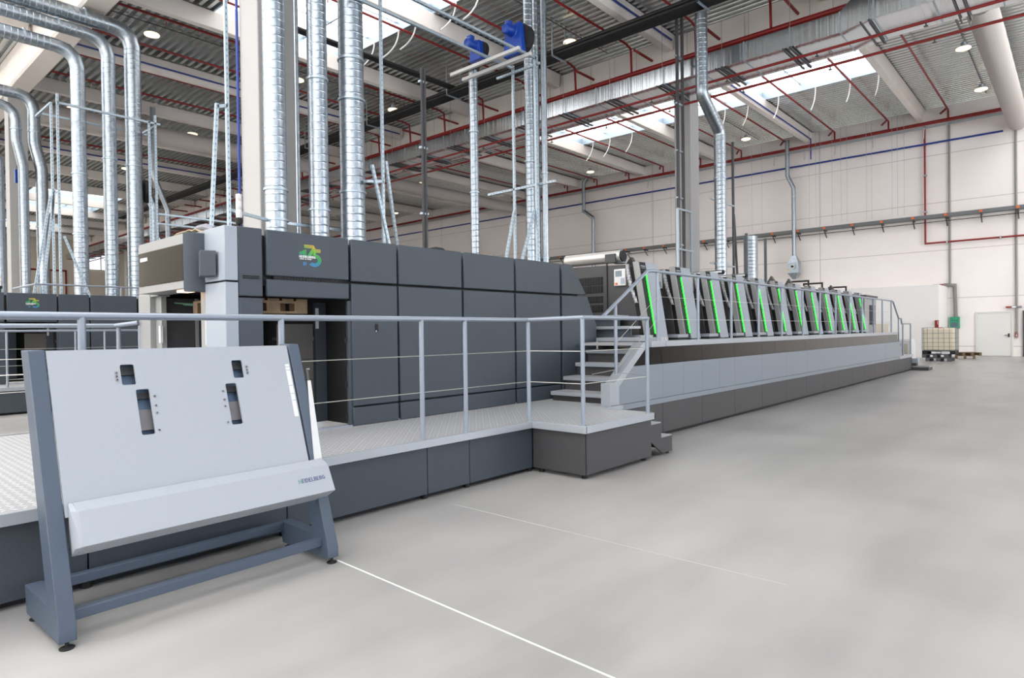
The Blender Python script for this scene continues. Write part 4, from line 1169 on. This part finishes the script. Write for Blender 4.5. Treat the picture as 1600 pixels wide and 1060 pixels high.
# back tray and bars seen through the slots
M_in1 = mat('stand inside blue grey', (96, 118, 146), .5); M_in2 = mat('stand inside dark', (66, 66, 70), .6); M_in3 = mat('stand inside taupe', (124, 122, 126), .5)
mb = MB().hexa([pf(.10, .70, .075), pf(1.455, .70, .075), pf(1.455, .70, .080), pf(.10, .70, .080), pf(.10, 1.42, .075), pf(1.455, 1.42, .075), pf(1.455, 1.42, .080), pf(.10, 1.42, .080)])
mb.build('back_tray', M_in1, t)
for v0, v1, m in ((1.30, 1.345, M_in2), (1.160, 1.195, M_in2), (.985, 1.10, M_in3)):
    mb = MB().hexa([pf(.10, v0, .05), pf(1.455, v0, .05), pf(1.455, v0, .07), pf(.10, v0, .07), pf(.10, v1, .05), pf(1.455, v1, .05), pf(1.455, v1, .07), pf(.10, v1, .07)])
    mb.build('inner_bar', m, t)
SCREWS = [(.400, 1.302), (.400, 1.282), (.400, 1.263), (.580, 1.160), (.581, 1.107), (.581, 1.066), (.580, .970), (1.158, 1.299), (1.158, 1.280), (1.158, 1.260), (.979, 1.158), (.979, 1.106), (.979, 1.065), (.978, .968)]
for u, v in SCREWS:
    big = u in (.400, 1.158)
    r = .0085 if big else .0075
    p0 = Vector(pf(u, v, .002)); p1 = Vector(pf(u, v, -.004))
    s = MB().cyl(p0, p1, r, 12).build('screw', M_steel, t)
    MB().cyl(Vector(pf(u, v, -.003)), Vector(pf(u, v, -.0048)), r * .5, 8).build('screw_socket', M_rubber, s)
# pale scale strip beside the right frame
mb = MB()
a = [(1.432, .955), (1.461, .955), (1.461, 1.304), (1.432, 1.304)]
mb.hexa([pf(u, v, .001) for u, v in a] + [pf(u, v, -.0015) for u, v in a])
s = mb.build('scale_strip', mat('scale strip pale', (214, 217, 214), .4), t)
mb = MB()
for v in (1.285, 1.262, 1.16, 1.105, 1.06):
    b = [(1.432, v), (1.461, v), (1.461, v + .002), (1.432, v + .002)]
    mb.hexa([pf(u, w, -.001) for u, w in b] + [pf(u, w, -.002) for u, w in b])
mb.build('scale_marks', M_plastic_grey, s)
# lower shelf: folded box across the front
U0, U1 = .097, 1.560
ft, fb, tb, bb = (.128, .635), (.047, .475), (.205, .668), (.165, .405)
mb = MB(); c = .012
mb.prism([tb, ft, fb, bb, (.20, .42)], 'x', U0 + .02, U1)
# left end with a chamfered front corner
mb.rings([[(U0 + .02, p[0], p[1]) for p in (tb, ft, fb, bb, (.20, .42))], [(U0, p[0], p[1]) for p in (tb, (ft[0] + .045, ft[1] - .004), (fb[0] + .06, fb[1] - .018), bb, (.20, .42))]])
sh = mb.build('shelf', M_stand, t, bevel=.003)
# lettering on the sloping front of the shelf
dz = ft[1] - fb[1]; dy = ft[0] - fb[0]; L = math.hypot(dz, dy)
fl = lambda u, v, d: (u, fb[0] + dy * (v / L) - d * dz / L, fb[1] + dz * (v / L) + d * dy / L)
mb = MB(); lettering(mb, 'H', 1.318, .088, .0265, lambda u, v, d: fl(u, v, d + .0003), .115, .0225); mb.build('lettering_accent', M_text_green, sh, smooth=False)
mb = MB(); lettering(mb, 'EIDELBERG', 1.3415, .088, .0265, lambda u, v, d: fl(u, v, d + .0003), .115, .172); mb.build('lettering', M_text_blue, sh, smooth=False)
# cross bars
MB().box(.078, .105, .105, 1.49, .160, .158).build('cross_bar', M_leg, t, bevel=.005)
MB().box(.078, .575, .125, 1.49, .63, .180).build('cross_bar', M_leg, t, bevel=.005)
mb = MB(); mb.box(.10, .25, .60, 1.46, .29, .64); mb.box(.10, .50, 1.38, 1.46, .54, 1.42); mb.build('rear_rail', M_leg, t)
# slim white arm at the right, with its dark pin
a0, a1 = (.215, .655), (.375, 1.185)
mb = MB().hexa([(1.512, a0[0], a0[1]), (1.572, a0[0], a0[1]), (1.572, a0[0] + .015, a0[1]), (1.512, a0[0] + .015, a0[1]), (1.576, a1[0], a1[1]), (1.596, a1[0], a1[1]), (1.596, a1[0] + .015, a1[1]), (1.576, a1[0] + .015, a1[1])])
ar = mb.build('guide_arm', M_white, t, bevel=.002)
MB().tube([(1.583, .378, 1.16), (1.585, .405, 1.262)], .008, 10).build('arm_pin', M_pole, ar)
MB().tube([(1.58, .407, 1.262), (1.605, .407, 1.264)], .006, 8).build('pin_cap', M_steel, ar)

# ------------------------------------------------------------------ strut frames and fans around the ducts
def strut_frame(label, bars, loc, w=.04):
    t = thing('pipe_rack', label, 'pipe rack', loc)
    for nm, a, b in bars:
        a = Vector(a); b = Vector(b); d = (b - a).normalized()
        up = Vector((0, 0, 1)) if abs(d.z) < .8 else Vector((0, 1, 0))
        s = d.cross(up).normalized() * w / 2; q = s.cross(d).normalized() * w / 2
        mb = MB().hexa([a - s - q, a + s - q, a + s + q, a - s + q, b - s - q, b + s - q, b + s + q, b - s + q])
        L = (b - a).length; sl = mb; k = .08
        n = s.normalized(); 
        while k < L - .05 and w > .03:                      # row of punched slots on the face
            c = a + d * k
            f = -q * 1.02
            sl.hexa([c + f - s * .35 - d * .018, c + f + s * .35 - d * .018, c + f + s * .35 + d * .018, c + f - s * .35 + d * .018,
                     c + f * 1.02 - s * .35 - d * .018, c + f * 1.02 + s * .35 - d * .018, c + f * 1.02 + s * .35 + d * .018, c + f * 1.02 - s * .35 + d * .018])
            sl_f = -s * 1.02
            sl.hexa([c + sl_f - q * .35 - d * .018, c + sl_f + q * .35 - d * .018, c + sl_f + q * .35 + d * .018, c + sl_f - q * .35 + d * .018,
                     c + sl_f * 1.02 - q * .35 - d * .018, c + sl_f * 1.02 + q * .35 - d * .018, c + sl_f * 1.02 + q * .35 + d * .018, c + sl_f * 1.02 - q * .35 + d * .018])
            k += .10
        o = mb.build(nm, M_galv, t, smooth=False)
        o.data.materials.append(M_slot)
        for pf_ in list(o.data.polygons)[6:]: pf_.material_index = 1
    return t
Y = 10.7
strut_frame('galvanised strut frame with sloping brace left of the near white column',
    [('upright', (4.97, Y, 0), (4.97, Y, 9.5)), ('brace', (4.80, Y, 5.35), (4.62, Y, 2.4)), ('cross_bar', (4.97, Y, 3.62), (5.85, 11.0, 3.58)), ('cross_bar', (5.9, 11.25, 3.62), (7.5, 11.25, 3.62)),
     ('cross_bar', (4.80, Y, 5.3), (4.97, Y, 5.36))], (4.97, Y, 0), .052)
strut_frame('galvanised strut frame with two sloping braces right of the widest duct',
    [('upright', (8.16, Y, 0), (8.16, Y, 9.5)), ('brace', (8.24, Y, 5.05), (9.18, Y + .6, 2.2)), ('brace', (7.75, Y - .2, 4.85), (8.42, Y - .2, 2.2)), ('cross_bar', (7.70, Y, 4.55), (8.16, Y, 4.62))], (8.16, Y, 0), .052)
strut_frame('tall strut frame carrying the blue fans, with sloping braces to the right',
    [('upright', (12.24, Y, 0), (12.24, Y, 8.2)), ('upright', (12.14, 9.9, 0), (12.14, 9.9, 8.2)), ('brace', (12.22, Y, 4.55), (11.55, Y, 2.1)), ('brace', (12.14, 9.95, 4.5), (11.1, 9.95, 1.9)),
     ('long_rail', (5.5, Y, 8.13), (12.24, Y, 8.13)), ('long_rail', (5.5, 9.9, 8.13), (12.2, 9.9, 8.13)), ('cross_bar', (12.24, 9.4, 5.1), (12.24, 11.6, 5.1)), ('cross_bar', (12.2, 9.8, 8.0), (12.2, 11.2, 8.0))], (12.24, Y, 0), .055)
t = thing('fan_support', 'two white bars carrying the blue fans under the strut rails', 'support', (11.4, 10.6, 8.0))
for x in (11.30, 11.72): MB().box(x, 9.7, 8.02, x + .08, 12.0, 8.10).build('support_bar', M_white, t, bevel=.005)
Yl = 21.6
strut_frame('galvanised strut frame tied around three tall ducts behind the far press',
    [('upright', (5.05, Yl, 0), (5.05, Yl, 8.05)), ('upright', (5.20, Yl, 0), (5.20, Yl, 8.4)), ('upright', (7.58, Yl, 0), (7.58, Yl, 8.2)), ('upright', (7.76, Yl, 0), (7.76, Yl, 8.4)),
     ('long_rail', (5.2, Yl, 8.15), (7.9, Yl, 8.15)), ('long_rail', (5.05, 23.0, 8.15), (8.0, 23.0, 8.15)), ('cross_bar', (5.05, Yl, 8.1), (5.05, 23.2, 8.1)), ('cross_bar', (7.85, Yl, 8.15), (7.85, 23.0, 8.15)),
     ('brace', (5.0, Yl, 5.5), (4.55, Yl, 2.6)), ('brace', (5.10, Yl, 5.7), (4.75, Yl, 2.6)), ('brace', (5.3, Yl, 4.4), (5.95, Yl, 2.6)), ('brace', (7.80, Yl, 4.6), (8.25, Yl, 2.6)),
     ('cross_bar', (7.8, Yl, 5.35), (11.2, Yl, 5.35)), ('cross_bar', (7.8, Yl + .3, 5.1), (11.2, Yl + .3, 5.1))], (5.05, Yl, 0), .058)
def blower(label, x, y, z, r, depth):
    t = thing('blower_fan', label, 'fan', (x, y, z - r))
    MB().lathe([(.02, 0), (r * .7, 0), (r, .03), (r, depth), (r * .75, depth + .04), (.02, depth + .04)], (x, y, z), 'x', 28).build('volute_housing', M_rubber, t)
    MB().prism([(y - r * .65, z + r * .75), (y + r * .65, z + r * .75), (y + r * .85, z - r * 1.3), (y - r * .85, z - r * 1.3)], 'x', x - .16, x - .01).build('motor_stand', M_fanblue, t, bevel=.015)
    mo = MB().lathe([(.02, -.44), (.10, -.43), (.125, -.40), (.13, -.17), (.15, -.16), (.15, -.13)], (x, y, z + r * .25), 'x', 18).build('motor', M_fanblue, t)
    MB().box(x - .36, y - .07, z + r * .25 + .11, x - .22, y + .07, z + r * .25 + .20).build('terminal_box', M_fanblue, mo, bevel=.012)
    return t
blower('large blue blower fan with black housing high on the strut frame', 12.0, 10.35, 8.72, .36, .26)
blower('small blue blower fan with black housing left of the large one', 11.55, 11.2, 8.52, .23, .12)
def far_fan(label, x, y, z, r):
    t = thing('blower_fan', label, 'fan', (x, y, z - r))
    MB().lathe([(.02, 0), (r * .7, 0), (r, .03), (r, .22), (.02, .26)], (x, y, z), 'x', 22).build('volute_housing', M_rubber, t)
    MB().box(x - .1, y - .08, z - r * 1.2, x - .01, y + .08, z).build('motor_stand', M_fanblue, t)
far_fan('black fan housing behind the right of the three tall left ducts', 7.66, 22.6, 6.2, .36)
far_fan('black fan housing behind the slanted duct at far left', 6.05, 30.6, 8.0, .42)
# far left small twin ducts behind the strut frame (dark tops, slanted)
for k, (x, r) in enumerate(((11.6, .20), (12.35, .12))):
    y = 33.0 if k else 32.6
    t = thing('spiral_duct', ('wider' if k == 0 else 'thinner') + ' one of two distant ducts with a kink between left ducts and column', 'duct', (x, y, 0))
    x2 = x - (.75 if k == 0 else .6)
    MB().tube([(x, y, 0), (x, y, 7.6), (x2, y, 9.2), (x2, y, 12.4)], r, 14, ridge=.006, pitch=.2).build('duct_pipe', M_duct, t)
# odd red pipework hanging in the distance on the left
for k, (x, y, z) in enumerate(((13.0, 40.0, 6.2), (20.5, 46.0, 7.2), (24.0, 60.0, 8.3))):
    t = thing('pipe_manifold', ('nearest', 'middle', 'farthest')[k] + ' red pipe manifold hanging in the distant left background', 'pipe', (x, y, z))
    mb = MB()
    mb.cyl((x, y, z), (x + 2.6, y, z + .25), .07, 8)
    for q in range(4): mb.cyl((x + .3 + .6 * q, y, z - .35), (x + .3 + .6 * q, y, z + .9), .05, 8)
    mb.cyl((x, y, z + .5), (x + 1.8, y, z + .6), .04, 8)
    mb.build('pipe_run', M_red, t)
    MB().cyl((x + 1.2, y, z + .9), (x + 1.2, y, 12.9), .012, 6).build('hanger_rod', M_steel, t)

# ------------------------------------------------------------------ goods by the far wall
t = thing('plastic_pallet', 'grey plastic pallet on the floor, lowest of the stack under the white tote', 'pallet', (33.6, 4.7, 0), 'plastic pallets under the tote')
def plastic_pallet(t, x0, y0, z0, lx, ly):
    MB().box(x0, y0, z0 + .12, x0 + lx, y0 + ly, z0 + .15).build('deck', M_plastic_grey, t, bevel=.005)
    for a in range(3):
        for b in range(3):
            xx = x0 + a * (lx - .16) / 2; yy = y0 + b * (ly - .16) / 2
            MB().box(xx, yy, z0 + .02, xx + .16, yy + .16, z0 + .12).build('block', M_plastic_grey, t)
    mb = MB()
    for a in range(3):
        yy = y0 + a * (ly - .16) / 2; mb.box(x0, yy, z0, x0 + lx, yy + .16, z0 + .02)
    mb.build('runner', M_plastic_grey, t)
plastic_pallet(t, 33.2, 4.24, 0, 1.0, .95)
t2 = thing('plastic_pallet', 'grey plastic pallet, middle one between floor pallet and white tote', 'pallet', (33.6, 4.85, .15), 'plastic pallets under the tote')
plastic_pallet(t2, 33.25, 4.36, .15, 1.0, .97)
t = thing('liquid_tote', 'white caged liquid tote standing on grey pallets near the far wall', 'tote', (33.85, 4.72, .30))
X0, Y0, X1, Y1 = 33.3, 4.11, 34.3, 5.33
mb = MB()
mb.box(X0, Y0, .42, X1, Y1, .45)
for b in range(3):
    yy = Y0 + b * (Y1 - Y0 - .2) / 2; mb.box(X0, yy, .30, X1, yy + .2, .42)
mb.build('pallet_base', M_rubber, t)
MB().box(X0 + .03, Y0 + .03, .46, X1 - .03, Y1 - .03, 1.44).build('tank', M_tote, t, bevel=.07, segs=4)
mb = MB()
def bar(a, b): mb.tube([a, b], .008, 6)
for k in range(7):
    y = Y0 + (Y1 - Y0) * k / 6
    for x in (X0, X1): bar((x, y, .45), (x, y, 1.46))
for k in range(6):
    x = X0 + (X1 - X0) * k / 5
    for y in (Y0, Y1): bar((x, y, .45), (x, y, 1.46))
for z in (.46, .64, .82, 1.0, 1.22, 1.46):
    bar((X0, Y0, z), (X0, Y1, z)); bar((X1, Y0, z), (X1, Y1, z)); bar((X0, Y0, z), (X1, Y0, z)); bar((X0, Y1, z), (X1, Y1, z))
mb.build('cage', M_slot, t)
MB().lathe([(.09, 1.43), (.09, 1.48), (.01, 1.48)], (33.8, 4.72, 0), 'z', 16).build('filler_cap', M_redsign, t)
MB().box(X0 - .02, Y0 + .52, .34, X0, Y0 + .72, .42).build('label_plate', M_white, t)
MB().box(X0 - .02, Y0 + .22, .32, X0, Y0 + .5, .43).build('label_plate', M_white, t)
# scattered wooden pallets
for k, (x, y, z, r, lab, m) in enumerate(((36.6, 4.15, 0, .1, 'wooden pallet lying on the floor beside the white tote', M_wood2), (36.8, 4.05, .145, .5, 'worn broken pallet lying on top of the wooden pallet near the white door', M_wood2))):
    t = thing('wooden_pallet', lab, 'pallet', (x, y, z), None, r, local=True)
    pallet(t, -.4, -.4, 0, .8, .78, m)
# wall furniture
t = thing('wall_cabinet', 'green first-aid style cabinet with grey window on the far wall', 'cabinet', (39.8, 4.92, 1.40))
MB().box(39.70, 4.72, 1.40, 39.9, 5.13, 2.0).build('cabinet_body', M_green, t, bevel=.01)
MB().box(39.69, 4.79, 1.48, 39.70, 5.06, 1.72).build('window_pane', M_screen, t)
mb = MB()
for k in range(3): mb.box(39.692, 4.79 + .1 * k, 1.80, 39.70, 4.85 + .1 * k, 1.83)
mb.build('vent_slots', M_rubber, t)
o = MB().tube([(39.78, 4.88, 2.0), (39.78, 4.92, 3.62), (39.78, 5.4, 3.66)], .085, 12, ridge=.012, pitch=.08).build('insulated_pipe', mat('insulation grey', (140, 138, 132), .7))
tag(o, 'grey corrugated insulated pipe rising from the green wall cabinet', 'pipe')
o = MB().cyl((39.3, 5.35, 3.64), (39.3, 5.8, 3.64), .05, 8).build('red_stub_pipe', M_red); tag(o, 'short red pipe on top of the white partition corner', 'pipe')
t = thing('fire_call_point', 'small red fire call point box right of the white door', 'call point', (39.85, 2.43, 1.0))
MB().box(39.80, 2.37, .95, 39.9, 2.50, 1.12).build('call_box', M_red, t, bevel=.008); MB().box(39.795, 2.40, 1.0, 39.80, 2.47, 1.07).build('call_pane', M_white, t)
MB().tube([(39.8, 2.39, 1.12), (39.8, 2.40, 1.2), (39.8, 2.47, 1.2), (39.8, 2.48, 1.12)], .012, 6).build('call_bracket', M_red, t)
t = thing('alarm_sounder', 'red alarm lamp on a bracket above the white door', 'alarm', (39.75, 2.75, 2.38))
MB().box(39.7, 2.62, 2.38, 39.85, 2.84, 2.46).build('alarm_lens', M_red, t, bevel=.01); MB().box(39.75, 2.44, 2.37, 39.9, 2.62, 2.47).build('alarm_body', M_steel, t, bevel=.01)
MB().cyl((39.8, 2.40, 2.42), (39.8, 2.22, 2.42), .05, 10).build('alarm_horn', M_greyw, t)
t = thing('extinguisher_sign', 'small red projecting sign on the white partition above the tote', 'sign', (36.95, 5.35, 1.6))
MB().box(36.80, 5.26, 1.60, 37.1, 5.27, 1.80).build('sign_face', M_redsign, t)
MB().box(36.87, 5.255, 1.63, 37.02, 5.259, 1.77).build('sign_symbol', M_white, t); MB().box(36.92, 5.252, 1.66, 36.97, 5.256, 1.74).build('sign_inner', M_redsign, t)
MB().box(37.07, 5.24, 1.45, 37.1, 5.40, 1.82).build('sign_bracket', M_red, t)
# distant wall details at the back
for k, (x0, x1, z0, z1) in enumerate(((24.0, 26.5, 9.6, 11.4), (31.0, 33.6, 9.7, 11.5))):
    o = struct(MB().box(x0, YB - .06, z0, x1, YB + .02, z1), 'window_%d' % (20 + k), mat('far window pane', (225, 232, 240), .3, emit=((235, 242, 250), 1.6)))
    mb = MB()
    for q in (0, .5, 1): mb.box(x0 + (x1 - x0) * q - .05, YB - .1, z0, x0 + (x1 - x0) * q + .05, YB - .05, z1)
    for q in (0, 1): mb.box(x0, YB - .1, z0 + (z1 - z0) * q - .05, x1, YB - .05, z0 + (z1 - z0) * q + .05)
    mb.build('window_frame', M_white, o)
for k, x in enumerate((18.3, 20.2)):
    d = struct(MB().box(x, YB - .05, 5.0, x + 1.4, YB + .02, 9.2), 'door_%d' % (3 + k), M_cream)
    mb = MB(); mb.box(x - .15, YB - .1, 5, x, YB, 9.4); mb.box(x + 1.4, YB - .1, 5, x + 1.55, YB, 9.4); mb.box(x - .15, YB - .1, 9.2, x + 1.55, YB, 9.4); mb.build('door_frame', M_red, d)
# ------------------------------------------------------------------ faint two-tone background fill; walls close the hall behind the viewer
w = bpy.data.worlds.new('background fill'); scene.world = w; w.use_nodes = True
nt = w.node_tree; bg = nt.nodes['Background']
tc = nt.nodes.new('ShaderNodeTexCoord'); sx = nt.nodes.new('ShaderNodeSeparateXYZ'); nt.links.new(tc.outputs['Generated'], sx.inputs[0])
mr = nt.nodes.new('ShaderNodeMapRange'); mr.inputs[1].default_value = -1.0; mr.inputs[2].default_value = 0.2
nt.links.new(sx.outputs[1], mr.inputs[0])
rp = nt.nodes.new('ShaderNodeValToRGB'); nt.links.new(mr.outputs[0], rp.inputs[0])
rp.color_ramp.elements[0].color = (0.80, 0.90, 1.0, 1); rp.color_ramp.elements[1].color = (1.0, 0.95, 0.90, 1)
nt.links.new(rp.outputs[0], bg.inputs[0]); bg.inputs[1].default_value = 0.15
# ------------------------------------------------------------------ camera
F = 1007.22; yaw, pitch, roll = 0.72518536, -0.01009054, -0.0133479
f = Vector((math.cos(yaw), math.sin(yaw), 0)); r = Vector((math.sin(yaw), -math.cos(yaw), 0)); u = Vector((0, 0, 1))
f2 = f * math.cos(pitch) + u * math.sin(pitch); u2 = u * math.cos(pitch) - f * math.sin(pitch)
r3 = r * math.cos(roll) + u2 * math.sin(roll); u3 = u2 * math.cos(roll) - r * math.sin(roll)
cd = bpy.data.cameras.new('camera'); cam = bpy.data.objects.new('camera', cd); COL.objects.link(cam)
M = Matrix.Identity(4)
for i in range(3): M[i][0] = r3[i]; M[i][1] = u3[i]; M[i][2] = -f2[i]
M[2][3] = 1.5
cam.matrix_world = M
cd.sensor_width = 36; cd.lens = 36 * F / 1600; cd.clip_end = 300; cd.clip_start = 0.05
scene.camera = cam
scene.view_settings.view_transform = 'Standard'; scene.view_settings.look = 'None'
scene.view_settings.gamma = 1.0; scene.view_settings.use_curve_mapping = False
scene.view_settings.exposure = -0.13
scene.cycles.use_denoising = True
scene.cycles.max_bounces = 8; scene.cycles.diffuse_bounces = 5; scene.cycles.glossy_bounces = 4
scene.cycles.sample_clamp_indirect = 6.0
scene.cycles.caustics_reflective = False; scene.cycles.caustics_refractive = False
